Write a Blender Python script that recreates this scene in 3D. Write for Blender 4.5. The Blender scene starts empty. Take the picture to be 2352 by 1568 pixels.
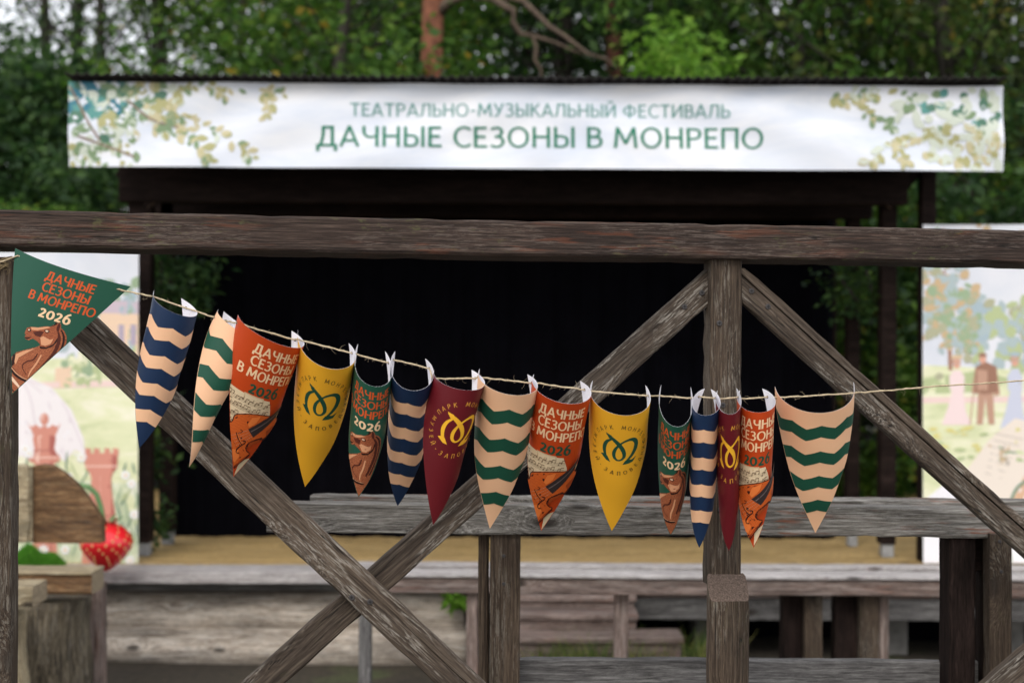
import bpy, bmesh, math, random
import numpy as np
from mathutils import Vector, Matrix
from mathutils.geometry import tessellate_polygon
R = math.radians
rnd = random.Random(11)
C = bpy.context.scene.collection
sc = bpy.context.scene

# ------------------------------------------------------------------ camera, sky, sun, exposure
EYE = 2.0
ROLL = R(0.24)
cam = bpy.data.cameras.new('camera')
camo = bpy.data.objects.new('camera', cam); C.objects.link(camo)
cam.lens = 50; cam.sensor_width = 36; cam.clip_start = 0.05; cam.clip_end = 800
camo.matrix_world = Matrix(((math.cos(ROLL), -math.sin(ROLL), 0, 0), (0, 0, -1, 0), (math.sin(ROLL), math.cos(ROLL), 0, EYE), (0, 0, 0, 1)))
cam.dof.use_dof = True; cam.dof.focus_distance = 4.05; cam.dof.aperture_fstop = 2.1
sc.camera = camo
SUN_EL, SUN_AZ = 40, 195        # azimuth clockwise from +Y, so the sun stands behind the viewer
world = bpy.data.worlds.new('World'); sc.world = world; world.use_nodes = True
wn = world.node_tree; bgn = wn.nodes['Background']
sky = wn.nodes.new('ShaderNodeTexSky'); sky.sky_type = 'NISHITA'; sky.sun_disc = False
sky.sun_elevation = R(SUN_EL); sky.sun_rotation = R(SUN_AZ); sky.air_density = 1.0; sky.dust_density = 3.0; sky.ozone_density = 1.0
cloud = wn.nodes.new('ShaderNodeMix'); cloud.data_type = 'RGBA'; cloud.inputs[0].default_value = .8      # overcast: a veil of even grey cloud over the sky
wn.links.new(sky.outputs[0], cloud.inputs[6]); cloud.inputs[7].default_value = (6.5, 6.5, 6.65, 1); wn.links.new(cloud.outputs[2], bgn.inputs[0]); bgn.inputs[1].default_value = 0.12
sl = bpy.data.lights.new('sun', 'SUN'); sl.energy = 0.55; sl.angle = R(26); sl.color = (1, .96, .9)
so = bpy.data.objects.new('sun', sl); C.objects.link(so)
az = R(SUN_AZ); sdir = Vector((math.sin(az) * math.cos(R(SUN_EL)), math.cos(az) * math.cos(R(SUN_EL)), math.sin(R(SUN_EL))))
so.rotation_euler = sdir.to_track_quat('Z', 'Y').to_euler(); so.location = (0, -10, 12)
sc.view_settings.view_transform = 'Standard'; sc.view_settings.look = 'None'
sc.view_settings.exposure = 0.9; sc.view_settings.gamma = 1

# ------------------------------------------------------------------ where things stand: sight lines
F = 2352 * 50 / 36; CX, CY = 1176, 784
cR, sR = math.cos(ROLL), math.sin(ROLL)
def P(x, y, d):
    a = (x - CX) / F * d; b = (CY - y) / F * d
    return Vector((a * cR - b * sR, d, EYE + a * sR + b * cR))
def proj(p):
    X, d, Z = p[0], p[1], p[2] - EYE
    return ((X * cR + Z * sR) / d * F + CX, CY - (-X * sR + Z * cR) / d * F)
NK = 0.12                                   # the near railing runs slightly away to the right
def DN(x, off=0.0): return (4.22 + off) / (1 - NK * (x - CX) / F)
def Pn(x, y, off=0.0): return P(x, y, DN(x, off))
NV = Vector((NK, -1, 0)).normalized()       # towards the viewer

# ------------------------------------------------------------------ materials
MAT = {}
def nodes_of(name):
    m = bpy.data.materials.new(name); m.use_nodes = True
    nt = m.node_tree; b = nt.nodes['Principled BSDF']
    def N(t, **kw):
        n = nt.nodes.new('ShaderNode' + t)
        for k, v in kw.items():
            if k in n.inputs: n.inputs[k].default_value = v
            else: setattr(n, k, v)
        return n
    return m, nt, b, N, nt.links.new
def ramp(N, stops, interp='LINEAR'):
    n = N('ValToRGB'); e = n.color_ramp.elements; n.color_ramp.interpolation = interp
    while len(e) < len(stops): e.new(0.5)
    for i, (p, c) in enumerate(stops):
        e[i].position = p
        e[i].color = (c, c, c, 1) if not hasattr(c, '__len__') else (*c, 1)
    return n
def srgb(r, g, b):
    f = lambda v: (v / 255 / 12.92) if v / 255 <= .04045 else ((v / 255 + .055) / 1.055) ** 2.4
    return (f(r), f(g), f(b))
def plain(name, col, rough=.6, var=.12, scale=30, spec=.4, bump=0, coat=0):
    if name in MAT: return MAT[name]
    m, nt, b, N, L = nodes_of(name)
    tc = N('TexCoord'); no = N('TexNoise', Scale=scale, Detail=4); L(tc.outputs['Object'], no.inputs['Vector'])
    rp = ramp(N, [(.3, [c * (1 - var) for c in col]), (.7, [min(1, c * (1 + var)) for c in col])])
    L(no.outputs['Fac'], rp.inputs[0]); L(rp.outputs[0], b.inputs['Base Color'])
    b.inputs['Roughness'].default_value = rough; b.inputs['Specular IOR Level'].default_value = spec
    if coat: b.inputs['Coat Weight'].default_value = coat; b.inputs['Coat Roughness'].default_value = .25
    if bump:
        bp = N('Bump', Strength=bump, Distance=.01); L(no.outputs['Fac'], bp.inputs['Height']); L(bp.outputs[0], b.inputs['Normal'])
    MAT[name] = m; return m
def wood(name, dark, mid, light, flake=(.42, .41, .39), flake_amt=.4, red_amt=0.0, rough=.8, gs=1.0, bump=.75, crack=1.0, moss=0.0, weather=1.0, spec=.3):
    m, nt, b, N, L = nodes_of(name)
    tc = N('TexCoord'); oi = N('ObjectInfo')
    sc_ = N('VectorMath', operation='SCALE'); sc_.inputs[0].default_value = (23, 17, 31); L(oi.outputs['Random'], sc_.inputs['Scale'])
    ad = N('VectorMath', operation='ADD'); L(tc.outputs['Object'], ad.inputs[0]); L(sc_.outputs[0], ad.inputs[1])
    base = ad.outputs[0]
    def scaled(v, src=base):
        n = N('VectorMath', operation='MULTIPLY'); L(src, n.inputs[0]); n.inputs[1].default_value = v; return n.outputs[0]
    def math2(op, a, bb, clamp=False):
        n = N('Math', operation=op, use_clamp=clamp)
        for i, v in enumerate((a, bb)):
            if isinstance(v, (int, float)): n.inputs[i].default_value = v
            else: L(v, n.inputs[i])
        return n.outputs[0]
    def noise(v, det=4, rough_=.6, src=base, dist=0):
        n = N('TexNoise', Scale=1.0, Detail=det, Roughness=rough_, Distortion=dist); L(scaled(v, src), n.inputs['Vector']); return n.outputs['Fac']
    def mr(val, a, bb, c=0, d=1):
        n = N('MapRange', interpolation_type='SMOOTHSTEP'); L(val, n.inputs[0])
        for i, v in zip((1, 2, 3, 4), (a, bb, c, d)): n.inputs[i].default_value = v
        return n.outputs[0]
    # knots
    vo = N('TexVoronoi', Scale=1.0); L(scaled((2.6, 6, 6)), vo.inputs['Vector'])
    sepc = N('SeparateColor'); L(vo.outputs['Color'], sepc.inputs[0])
    pick = mr(sepc.outputs[0], .5, .56)
    near = math2('MULTIPLY', mr(vo.outputs['Distance'], .02, .42, 1, 0), pick)
    knot = math2('MULTIPLY', mr(vo.outputs['Distance'], .06, .17, 1, 0), pick)
    # grain that bends round knots
    wob = N('TexNoise', Scale=1.0, Detail=2); L(scaled((1.6, 5, 5)), wob.inputs['Vector'])
    sh = N('CombineXYZ'); k1 = math2('MULTIPLY', near, .05); k2 = math2('MULTIPLY', wob.outputs['Fac'], .022)
    kk = math2('ADD', k1, k2); L(kk, sh.inputs[1]); L(kk, sh.inputs[2])
    gv = N('VectorMath', operation='ADD'); L(base, gv.inputs[0]); L(sh.outputs[0], gv.inputs[1]); g = gv.outputs[0]
    ring = noise((4.5, 190 * gs, 190 * gs), 5, .72, g, .1)
    fine = noise((22, 520 * gs, 520 * gs), 3, .7, g)
    rp = ramp(N, [(.34, dark), (.5, mid), (.64, light)]); L(ring, rp.inputs[0])
    mx = N('Mix', data_type='RGBA', blend_type='MULTIPLY'); mx.inputs[0].default_value = .75
    L(rp.outputs[0], mx.inputs[6]); fr = ramp(N, [(.32, .35), (.6, 1.2)]); L(fine, fr.inputs[0]); L(fr.outputs[0], mx.inputs[7])
    cur = mx.outputs[2]
    def over(cur, mask, col, amt=1.0):
        n = N('Mix', data_type='RGBA'); L(math2('MULTIPLY', mask, amt), n.inputs[0]); L(cur, n.inputs[6]); n.inputs[7].default_value = (*col, 1); return n.outputs[2]
    # tone patches
    wp = noise((1.3, 7, 7), 4)
    tone = N('Mix', data_type='RGBA', blend_type='MULTIPLY'); tone.inputs[0].default_value = weather
    L(cur, tone.inputs[6]); tr = ramp(N, [(.3, .5), (.7, 1.35)]); L(wp, tr.inputs[0]); L(tr.outputs[0], tone.inputs[7]); cur = tone.outputs[2]
    if red_amt:
        rm = math2('MULTIPLY', mr(noise((5, 55, 55), 4, .6, g), .54, .62), mr(noise((1.6, 9, 9), 3), .46, .62))
        cur = over(cur, rm, (.23, .07, .03), red_amt)
    if flake_amt:
        fm = math2('MULTIPLY', mr(noise((13, 170, 170), 6, .8, g), .525, .56), mr(noise((2.4, 12, 12), 4, .6), .45, .55))
        cur = over(cur, fm, flake, flake_amt)
    if moss:
        mm = math2('MULTIPLY', mr(noise((20, 60, 60), 4, .7), .55, .66), mr(noise((2, 6, 6), 3), .48, .6))
        cur = over(cur, mm, (.14, .15, .055), moss)
    cur = over(cur, knot, (.022, .016, .012), .85)
    cn = noise((.9, 42, 42), 3, .5, g)
    ck = math2('MULTIPLY', mr(math2('ABSOLUTE', math2('SUBTRACT', cn, .5), 0), .0015, .008, 1, 0), mr(noise((1.5, 8, 8), 2), .5, .58))
    cur = over(cur, ck, (.008, .007, .006), .9 * crack)
    L(cur, b.inputs['Base Color'])
    h = math2('ADD', math2('MULTIPLY', ring, 1.0), math2('MULTIPLY', fine, .5))
    h = math2('SUBTRACT', h, math2('MULTIPLY', ck, .9 * crack))
    bp = N('Bump', Strength=bump, Distance=.004); L(h, bp.inputs['Height']); L(bp.outputs[0], b.inputs['Normal'])
    b.inputs['Roughness'].default_value = rough; b.inputs['Specular IOR Level'].default_value = spec
    MAT[name] = m; return m
def leafmat(name, stops, trans=.35):
    m, nt, b, N, L = nodes_of(name)
    ge = N('NewGeometry'); rp = ramp(N, stops); L(ge.outputs['Random Per Island'], rp.inputs[0])
    L(rp.outputs[0], b.inputs['Base Color']); b.inputs['Roughness'].default_value = .55; b.inputs['Specular IOR Level'].default_value = .35
    tr = N('BsdfTranslucent'); L(rp.outputs[0], tr.inputs[0]); mx = N('MixShader'); mx.inputs[0].default_value = trans
    L(b.outputs[0], mx.inputs[1]); L(tr.outputs[0], mx.inputs[2]); L(mx.outputs[0], nt.nodes['Material Output'].inputs[0])
    MAT[name] = m; return m

wood('rail_wood', (.016, .010, .0075), (.046, .029, .0215), (.095, .066, .051), flake=(.20, .16, .135), flake_amt=.4, red_amt=.28, moss=.35, gs=1.1)
wood('brace_wood', (.034, .024, .017), (.088, .064, .046), (.155, .122, .093), flake=(.36, .33, .285), flake_amt=.72, gs=.85, moss=.05)
wood('post_wood', (.024, .016, .0105), (.066, .045, .030), (.118, .088, .062), flake=(.29, .26, .215), flake_amt=.5, gs=1.0, moss=.12)
wood('grey_wood', (.050, .044, .038), (.17, .158, .14), (.36, .345, .32), flake=(.46, .45, .43), flake_amt=.3, red_amt=.75, gs=.75, bump=.8)
wood('plank_grey', (.05, .047, .046), (.115, .11, .108), (.20, .195, .19), flake_amt=.2, gs=.6, bump=.4)
wood('pale_plank', (.27, .245, .235), (.44, .41, .40), (.57, .545, .535), flake_amt=0, red_amt=.2, gs=.5, bump=.3, weather=.4)
wood('red_plank', (.08, .055, .046), (.225, .165, .142), (.36, .295, .262), flake_amt=.15, red_amt=.3, gs=.5, bump=.4)
wood('log_wood', (.20, .16, .122), (.50, .43, .355), (.68, .62, .545), flake_amt=.25, gs=.32, bump=.7, weather=1)
wood('stump_wood', (.035, .027, .018), (.13, .105, .07), (.27, .225, .155), flake_amt=.2, gs=.35, bump=.7)
wood('seat_wood', (.065, .035, .016), (.16, .085, .038), (.26, .16, .08), flake_amt=.05, gs=.22, bump=.2, crack=.6)
wood('edge_wood', (.18, .135, .08), (.36, .29, .18), (.48, .42, .29), flake_amt=.1, gs=.3, bump=.2)
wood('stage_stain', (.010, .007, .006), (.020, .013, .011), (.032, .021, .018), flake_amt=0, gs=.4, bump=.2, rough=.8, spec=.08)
wood('deck_wood', (.30, .20, .075), (.47, .32, .13), (.58, .42, .20), flake_amt=0, gs=.25, bump=.15, crack=.5, weather=.4)
plain('end_grain', (.115, .082, .064), .9, .5, 230, bump=.5)
plain('end_tan', (.34, .27, .18), .9, .35, 60, bump=.4)
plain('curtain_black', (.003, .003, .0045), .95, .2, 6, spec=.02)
plain('roof_metal', (.018, .014, .013), .6, .3, 8)
plain('steel', (.30, .31, .32), .45, .2, 20)
plain('screw_steel', (.05, .045, .045), .45, .25, 200)
plain('screw_slot', (.008, .008, .008), .8)
plain('stone', (.17, .165, .155), .9, .3, 12, bump=.5)
plain('twine_mat', (.62, .50, .33), .9, .3, 300, bump=.6)
plain('twine_dark', (.23, .17, .09), .9, .3, 300, bump=.5)
plain('pine_bark', (.19, .072, .038), .85, .45, 14, bump=.6)
plain('pine_bark_dark', (.12, .045, .03), .85, .45, 14, bump=.6)
plain('bark', (.035, .030, .024), .9, .4, 14, bump=.6)
plain('dead_branch', (.11, .08, .058), .9, .35, 14, bump=.4)
plain('strawberry_red', (.90, .022, .030), .25, .12, 6, spec=.5, coat=.5)
plain('seed_yellow', (.75, .46, .17), .4, .1)
plain('stalk_green', (.13, .26, .10), .5, .2, 12)
leafmat('turf', [(0, (.07, .26, .02)), (1, (.16, .42, .05))], .3)
leafmat('leaf_mid', [(0, (.03, .085, .014)), (.5, (.085, .19, .026)), (.95, (.19, .32, .05)), (1, (.38, .25, .03))], .5)
leafmat('leaf_dark', [(0, (.014, .042, .014)), (.6, (.040, .095, .025)), (1, (.09, .17, .04))], .45)
leafmat('leaf_bright', [(0, (.10, .24, .02)), (.5, (.18, .38, .04)), (1, (.30, .50, .07))], .5)
leafmat('leaf_olive', [(0, (.03, .062, .014)), (.6, (.08, .125, .025)), (.92, (.15, .19, .04)), (1, (.34, .25, .04))], .45)
leafmat('leaf_willow', [(0, (.04, .11, .02)), (.6, (.11, .25, .04)), (1, (.20, .37, .06))], .5)
leafmat('grass_blade', [(0, (.05, .10, .018)), (.6, (.13, .20, .035)), (1, (.36, .33, .12))], .4)

# ------------------------------------------------------------------ mesh helpers
def link(name, me, parent=None, mats=()):
    for m in mats: me.materials.append(MAT[m] if isinstance(m, str) else m)
    o = bpy.data.objects.new(name, me); C.objects.link(o)
    if parent is not None: o.parent = parent
    return o
def tag(o, label=None, cat=None, group=None, kind=None):
    if label: o['label'] = label
    if cat: o['category'] = cat
    if group: o['group'] = group
    if kind: o['kind'] = kind
    return o
def thing(name, label, cat, loc=(0, 0, 0), group=None):
    o = bpy.data.objects.new(name, None); C.objects.link(o); o.location = loc; o.empty_display_size = .1
    return tag(o, label, cat, group)
def place(o, M, parent=None):
    if parent is not None:
        o.parent = parent; o.matrix_basis = Matrix.Translation(-Vector(parent.location)) @ M
    else: o.matrix_basis = M
def pydata(name, v, f, smooth=False, mi=None):
    me = bpy.data.meshes.new(name); me.from_pydata([tuple(x) for x in v], [], [tuple(x) for x in f])
    if smooth: me.polygons.foreach_set('use_smooth', [True] * len(me.polygons))
    if mi is not None: me.polygons.foreach_set('material_index', mi)
    me.update(); return me

def beam_mesh(name, L, W, T, cutA=(0, 0), cutB=(0, 0), bev=.005, jit=.0007, step=.05, crack=None, seed=0):
    """length along x (0..L), z spans the width, y 0..T into the depth.  cut = shift of the end per unit of (y, z)."""
    r = random.Random(seed + int(L * 1000)); prof = []
    hw = W / 2; b = bev
    def side(p, q, n):
        return [(p[0] + (q[0] - p[0]) * i / n, p[1] + (q[1] - p[1]) * i / n) for i in range(n + 1)]
    if crack is None: prof += side((0, -hw + b), (0, hw - b), 4)
    else:
        cz, cw, cd = crack
        prof += side((0, -hw + b), (0, cz - cw), 3) + [(cd, cz)] + side((0, cz + cw), (0, hw - b), 2)
    prof += side((b, hw), (T - b, hw), 2) + side((T, hw - b), (T, -hw + b), 2) + side((T - b, -hw), (b, -hw), 2)
    n = len(prof); K = max(2, int(L / step)); v = []; f = []
    ph = [r.uniform(0, 6.28) for _ in range(6)]
    low = [[r.gauss(0, jit) for _ in range(K + 1)] for _ in range(n)]
    for j in range(K + 1):
        t = j / K
        for i, (y, z) in enumerate(prof):
            xa = cutA[0] * y + cutA[1] * z; xb = L + cutB[0] * y + cutB[1] * z
            x = xa * (1 - t) + xb * t
            wz = .0012 * math.sin(x * 3 + ph[0]) + .0004 * math.sin(x * 11 + ph[1]); wy = .0012 * math.sin(x * 4 + ph[2])
            e = low[i][j]; corner = min(abs(abs(z) - hw), 1) < b * 1.5 and (y < b * 1.5 or y > T - b * 1.5)
            s = (1.0 if corner else .35); nick = 0
            if corner and r.random() < .10: nick = r.uniform(.001, .0035)
            zz = z + wz + e * s - math.copysign(nick, z)
            yy = y + wy + e * s * .6
            if crack is not None and (y, z) == (crack[2], crack[0]): zz += .003 * math.sin(x * 7 + ph[3]); yy = y * max(.1, (.55 + .45 * math.sin(x * 2.3 + ph[4])))
            v.append((x, yy, zz))
    for j in range(K):
        for i in range(n):
            a, c = j * n + i, j * n + (i + 1) % n
            f.append((a, c, c + n, a + n))
    f.append(tuple(range(n))[::-1]); f.append(tuple(K * n + i for i in range(n)))
    me = pydata(name, v, f)
    bm = bmesh.new(); bm.from_mesh(me); bmesh.ops.recalc_face_normals(bm, faces=bm.faces)
    bm.faces.ensure_lookup_table(); bm.faces[-1].material_index = 1; bm.faces[-2].material_index = 1
    bm.to_mesh(me); bm.free()
    return me
def frame(A, xdir, ndir):
    x = xdir.normalized(); y = -(ndir - x * ndir.dot(x)); y.normalize(); z = x.cross(y)
    M = Matrix((x, y, z)).transposed().to_4x4(); M.translation = A; return M
def beam(name, A, B, W, T, mat, parent, ndir=Vector((0, -1, 0)), roll=0, cap='end_grain', **kw):
    me = beam_mesh(name, (B - A).length, W, T, seed=rnd.randint(0, 9999), **kw)
    o = link(name, me, None, [mat, cap]); M = frame(A, B - A, ndir)
    if roll: M = M @ Matrix.Rotation(roll, 4, 'X')
    place(o, M, parent); return o
def px(n, d): return n * d / F

def tube_into(v, f, pts, rad, n=8, cap=True):
    pts = [Vector(p) for p in pts]; b0 = len(v); up = Vector((.3, .2, .93)).normalized()
    for i, p in enumerate(pts):
        d = (pts[min(i + 1, len(pts) - 1)] - pts[max(i - 1, 0)]).normalized()
        a = d.cross(up)
        if a.length < .05: a = d.cross(Vector((1, 0, 0)))
        a.normalize(); c = d.cross(a); rr = rad[i] if hasattr(rad, '__len__') else rad
        for k in range(n):
            t = 2 * math.pi * k / n; v.append(p + a * math.cos(t) * rr + c * math.sin(t) * rr)
    for i in range(len(pts) - 1):
        for k in range(n):
            q = b0 + i * n + k; w = b0 + i * n + (k + 1) % n; f.append((q, w, w + n, q + n))
    if cap:
        f.append(tuple(b0 + k for k in range(n))[::-1]); f.append(tuple(b0 + (len(pts) - 1) * n + k for k in range(n)))
def box_into(v, f, x0, x1, y0, y1, z0, z1):
    b = len(v)
    for X in (x0, x1):
        for Y in (y0, y1):
            for Z in (z0, z1): v.append((X, Y, Z))
    for q in ((0, 1, 3, 2), (4, 6, 7, 5), (0, 4, 5, 1), (2, 3, 7, 6), (0, 2, 6, 4), (1, 5, 7, 3)): f.append(tuple(b + i for i in q))

# ------------------------------------------------------------------ flat artwork (printed layers laid on sheets)
def ell(cx, cy, rx, ry, a0=0, a1=360, n=12): return [(cx + rx * math.cos(R(a0 + (a1 - a0) * i / n)), cy + ry * math.sin(R(a0 + (a1 - a0) * i / n))) for i in range(n + 1)]
V = lambda x, a=0, b=1: [(x, a), (x, b)]
Hb = lambda y, a, b: [(a, y), (b, y)]
SOFT = [(.08, .55), (.34, .55), (.5, .45), (.5, .16), (.34, .06), (.08, .06)]
GLYPH = {'А': (.72, [[(.03, 0), (.36, 1)], [(.36, 1), (.69, 0)], Hb(.3, .15, .57)]), 'В': (.58, [V(.08), [(.08, .94), (.3, .94), (.46, .86), (.46, .64), (.3, .53), (.08, .53)], [(.08, .53), (.34, .53), (.52, .43), (.52, .16), (.34, .06), (.08, .06)]]),
 'Д': (.8, [[(.16, .08), (.26, .5), (.28, .95)], Hb(.94, .22, .66), V(.62, .06, 1), Hb(.07, 0, .8), V(.06, -.22, .1), V(.74, -.22, .1)]), 'Е': (.52, [V(.08), Hb(.94, .08, .5), Hb(.52, .08, .46), Hb(.06, .08, .52)]),
 'З': (.56, [[(.04, .88), (.2, .95), (.38, .92), (.45, .75), (.36, .58), (.18, .53)], [(.2, .53), (.4, .5), (.5, .3), (.4, .09), (.2, .04), (.03, .12)]]), 'И': (.7, [V(.08), V(.62), [(.08, .03), (.62, .97)]]),
 'Й': (.7, [V(.08), V(.62), [(.08, .03), (.62, .97)], [(.2, 1.24), (.35, 1.12), (.5, 1.24)]]), 'К': (.62, [V(.08), [(.1, .46), (.58, 1)], [(.22, .58), (.62, 0)]]),
 'Л': (.7, [[(.0, .05), (.1, .1), (.18, .45), (.21, .95)], Hb(.94, .15, .66), V(.62)]), 'М': (.92, [[(.07, 0), (.15, 1)], [(.15, .98), (.46, .2)], [(.46, .2), (.77, .98)], [(.77, 1), (.85, 0)]]),
 'Н': (.7, [V(.08), V(.62), Hb(.52, .08, .62)]), 'О': (.82, [ell(.41, .5, .35, .46)]), 'П': (.68, [V(.08), V(.6), Hb(.94, .02, .66)]), 'Р': (.58, [V(.08), [(.08, .94), (.32, .94), (.5, .85), (.5, .58), (.32, .47), (.08, .47)]]),
 'С': (.66, [ell(.42, .5, .35, .46, 48, 312)]), 'Т': (.62, [Hb(.94, 0, .62), V(.31)]), 'У': (.62, [[(.04, 1), (.34, .34)], [(.58, 1), (.44, .6), (.3, .22), (.18, .06), (.03, .05)]]),
 'Ф': (.88, [V(.44, -.02, 1.02), ell(.44, .52, .36, .32)]), 'Ч': (.66, [[(.08, 1), (.09, .68), (.2, .5), (.38, .47), (.58, .54)], V(.58)]), 'Ы': (.82, [V(.08), SOFT, V(.74)]), 'Ь': (.56, [V(.08), SOFT]), '-': (.36, [Hb(.42, .04, .32)]),
 '2': (.54, [[(.05, .62), (.16, .73), (.34, .72), (.42, .56), (.3, .32), (.06, .07)], Hb(.06, .02, .52)]), '0': (.62, [ell(.31, .38, .24, .34)]), '6': (.58, [[(.46, .96), (.26, .82), (.12, .58), (.08, .34)], ell(.3, .3, .22, .26)]), ' ': (.22, [])}
class Art:
    def __init__(self): self.items = []; self.layer = 1
    def faces(self, vs, fs, mat): self.items.append((vs, fs, mat, self.layer)); self.layer += .25
    def poly(self, pts, mat):
        pts = [tuple(p) for p in pts]
        if len(pts) < 3: return
        tris = tessellate_polygon([[Vector((p[0], p[1], 0)) for p in pts]])
        self.faces(pts, [t for t in tris], mat)
    def stroke(self, pts, mat, w=None, contrast=0):
        """pts (x, y[, width]) -> ribbon"""
        q = [(p[0], p[1], p[2] if len(p) > 2 else w) for p in pts]
        # catmull smoothing
        s = []
        for i in range(len(q) - 1):
            p0, p1, p2, p3 = q[max(i - 1, 0)], q[i], q[i + 1], q[min(i + 2, len(q) - 1)]
            for k in range(4):
                t = k / 4
                s.append(tuple(.5 * (2 * p1[c] + (p2[c] - p0[c]) * t + (2 * p0[c] - 5 * p1[c] + 4 * p2[c] - p3[c]) * t * t + (-p0[c] + 3 * p1[c] - 3 * p2[c] + p3[c]) * t ** 3) for c in range(3)))
        s.append(q[-1]); vs = []; fs = []
        for i, p in enumerate(s):
            a, b = s[max(i - 1, 0)], s[min(i + 1, len(s) - 1)]
            dx, dy = b[0] - a[0], b[1] - a[1]; l = math.hypot(dx, dy) or 1
            m_ = 1 - contrast * abs(dx) / l; nx, ny = -dy / l * p[2] / 2 * m_, dx / l * p[2] / 2 * m_
            vs += [(p[0] + nx, p[1] + ny), (p[0] - nx, p[1] - ny)]
        for i in range(len(s) - 1): fs.append((2 * i, 2 * i + 1, 2 * i + 3, 2 * i + 2))
        self.faces(vs, fs, mat)
    def text(self, s, u, v, width, height, mat, weight=.17, ang=0):
        """own brush-stroke lettering, centred; height = capital height"""
        gap = .11; tot = sum(GLYPH[c][0] for c in s) + gap * (len(s) - 1); sx = width / tot if width else height
        x = -tot * sx / 2; ca, sa = math.cos(ang), math.sin(ang); lay = self.layer
        for c in s:
            w_, strokes = GLYPH[c]
            for k, st in enumerate(strokes):
                hor = abs(st[0][1] - st[-1][1]) < .01 and len(st) == 2
                q = []
                for px_, py_ in st:
                    a, b = x + px_ * sx, (.5 - py_) * height; q.append((u + a * ca - b * sa, v + a * sa + b * ca))
                self.layer = lay + k * .09; self.stroke(q, mat, height * weight * (.8 if hor else 1.05), 0 if hor else .32)
            x += (w_ + gap) * sx
        self.layer = lay + .6
    def ellipse(self, u, v, a, b, mat, ang=0, n=12):
        ca, sa = math.cos(ang), math.sin(ang)
        self.poly([(u + a * math.cos(t) * ca - b * math.sin(t) * sa, v + a * math.cos(t) * sa + b * math.sin(t) * ca) for t in [2 * math.pi * i / n for i in range(n)]], mat)
    def leaf(self, u, v, l, w, ang, mat):
        ca, sa = math.cos(ang), math.sin(ang)
        q = [(0, 0), (.25, .38), (.55, .5), (.82, .3), (1, 0), (.82, -.3), (.55, -.5), (.25, -.38)]
        self.poly([(u + x * l * ca - y * w * sa, v + x * l * sa + y * w * ca) for x, y in q], mat)
    def flock(self, leaves, mats):
        """many leaves/blots as one layer list without a tessellation each"""
        for (u, v, l, w, ang, mi) in leaves:
            ca, sa = math.cos(ang), math.sin(ang)
            q = [(0, 0), (.25, .38), (.55, .5), (.82, .3), (1, 0), (.82, -.3), (.55, -.5), (.25, -.38)]
            self.items.append(([(u + x * l * ca - y * w * sa, v + x * l * sa + y * w * ca) for x, y in q], [tuple(range(8))], mats[mi], self.layer)); self.layer += .01
def art_mesh(name, art, fn, extra=None, ucuts=(), vcuts=(), clips=(), uvscale=1.0):
    """fn(u, v, layer) -> world point.  clips: (point, normal) half-planes kept on the negative side.  extra: (verts(u,v,layer), faces, mat)"""
    bm = bmesh.new(); mats = []
    def midx(m):
        if m not in mats: mats.append(m)
        return mats.index(m)
    for vs, fs, mat, lay in art.items:
        mi = midx(mat); bv = [bm.verts.new((x, y, lay)) for x, y in vs]
        for f in fs:
            try:
                a = sum(vs[f[i]][0] * vs[f[(i + 1) % len(f)]][1] - vs[f[(i + 1) % len(f)]][0] * vs[f[i]][1] for i in range(len(f)))
                g = bm.faces.new([bv[i] for i in (f if a > 0 else f[::-1])]); g.material_index = mi
            except ValueError: pass
    def cut(co, no, clear=False):
        bmesh.ops.bisect_plane(bm, geom=bm.verts[:] + bm.edges[:] + bm.faces[:], dist=1e-5, plane_co=co, plane_no=no, clear_outer=clear)
    for co, no in clips: cut((co[0], co[1], 0), (no[0], no[1], 0), True)
    for u in ucuts: cut((u, 0, 0), (1, 0, 0))
    for v in vcuts: cut((0, v, 0), (0, 1, 0))
    if extra:
        for vs, fs, mat in extra:
            mi = midx(mat); bv = [bm.verts.new(p) for p in vs]
            for f in fs: g = bm.faces.new([bv[i] for i in f]); g.material_index = mi; g.smooth = True
    for f in bm.faces: f.smooth = True
    uv = bm.loops.layers.uv.new('sheet')
    for f in bm.faces:
        for l in f.loops: l[uv].uv = (l.vert.co.x * uvscale, -l.vert.co.y * uvscale)
    for v in bm.verts: v.co = fn(v.co.x, v.co.y, v.co.z)
    me = bpy.data.meshes.new(name); bm.to_mesh(me); bm.free()
    for m in mats: me.materials.append(MAT[m])
    return me

def printed(name, rgb, rough=.5, var=.05, grain=None, sheen=.3):
    m, nt, b, N, L = nodes_of(name); col = srgb(*rgb)
    uv = N('UVMap'); n1 = N('TexNoise', Scale=90.0, Detail=4); L(uv.outputs[0], n1.inputs['Vector'])
    rp = ramp(N, [(.3, [c * (1 - var) for c in col]), (.7, [min(1, c * (1 + var)) for c in col])]); L(n1.outputs['Fac'], rp.inputs[0])
    src = rp.outputs[0]
    if grain:
        wv = N('TexWave', Scale=grain[0], Distortion=grain[1], Detail=3); wv.inputs['Detail Scale'].default_value = 1.2
        mp = N('Mapping'); mp.inputs['Rotation'].default_value = (0, 0, R(grain[2])); L(uv.outputs[0], mp.inputs[0]); L(mp.outputs[0], wv.inputs['Vector'])
        g2 = ramp(N, [(.15, srgb(*grain[3])), (.75, col)]); L(wv.outputs['Fac'], g2.inputs[0]); src = g2.outputs[0]
    L(src, b.inputs['Base Color']); b.inputs['Roughness'].default_value = rough; b.inputs['Specular IOR Level'].default_value = sheen
    bp = N('Bump', Strength=.05, Distance=.001); L(n1.outputs['Fac'], bp.inputs['Height']); L(bp.outputs[0], b.inputs['Normal'])
    MAT[name] = m
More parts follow.
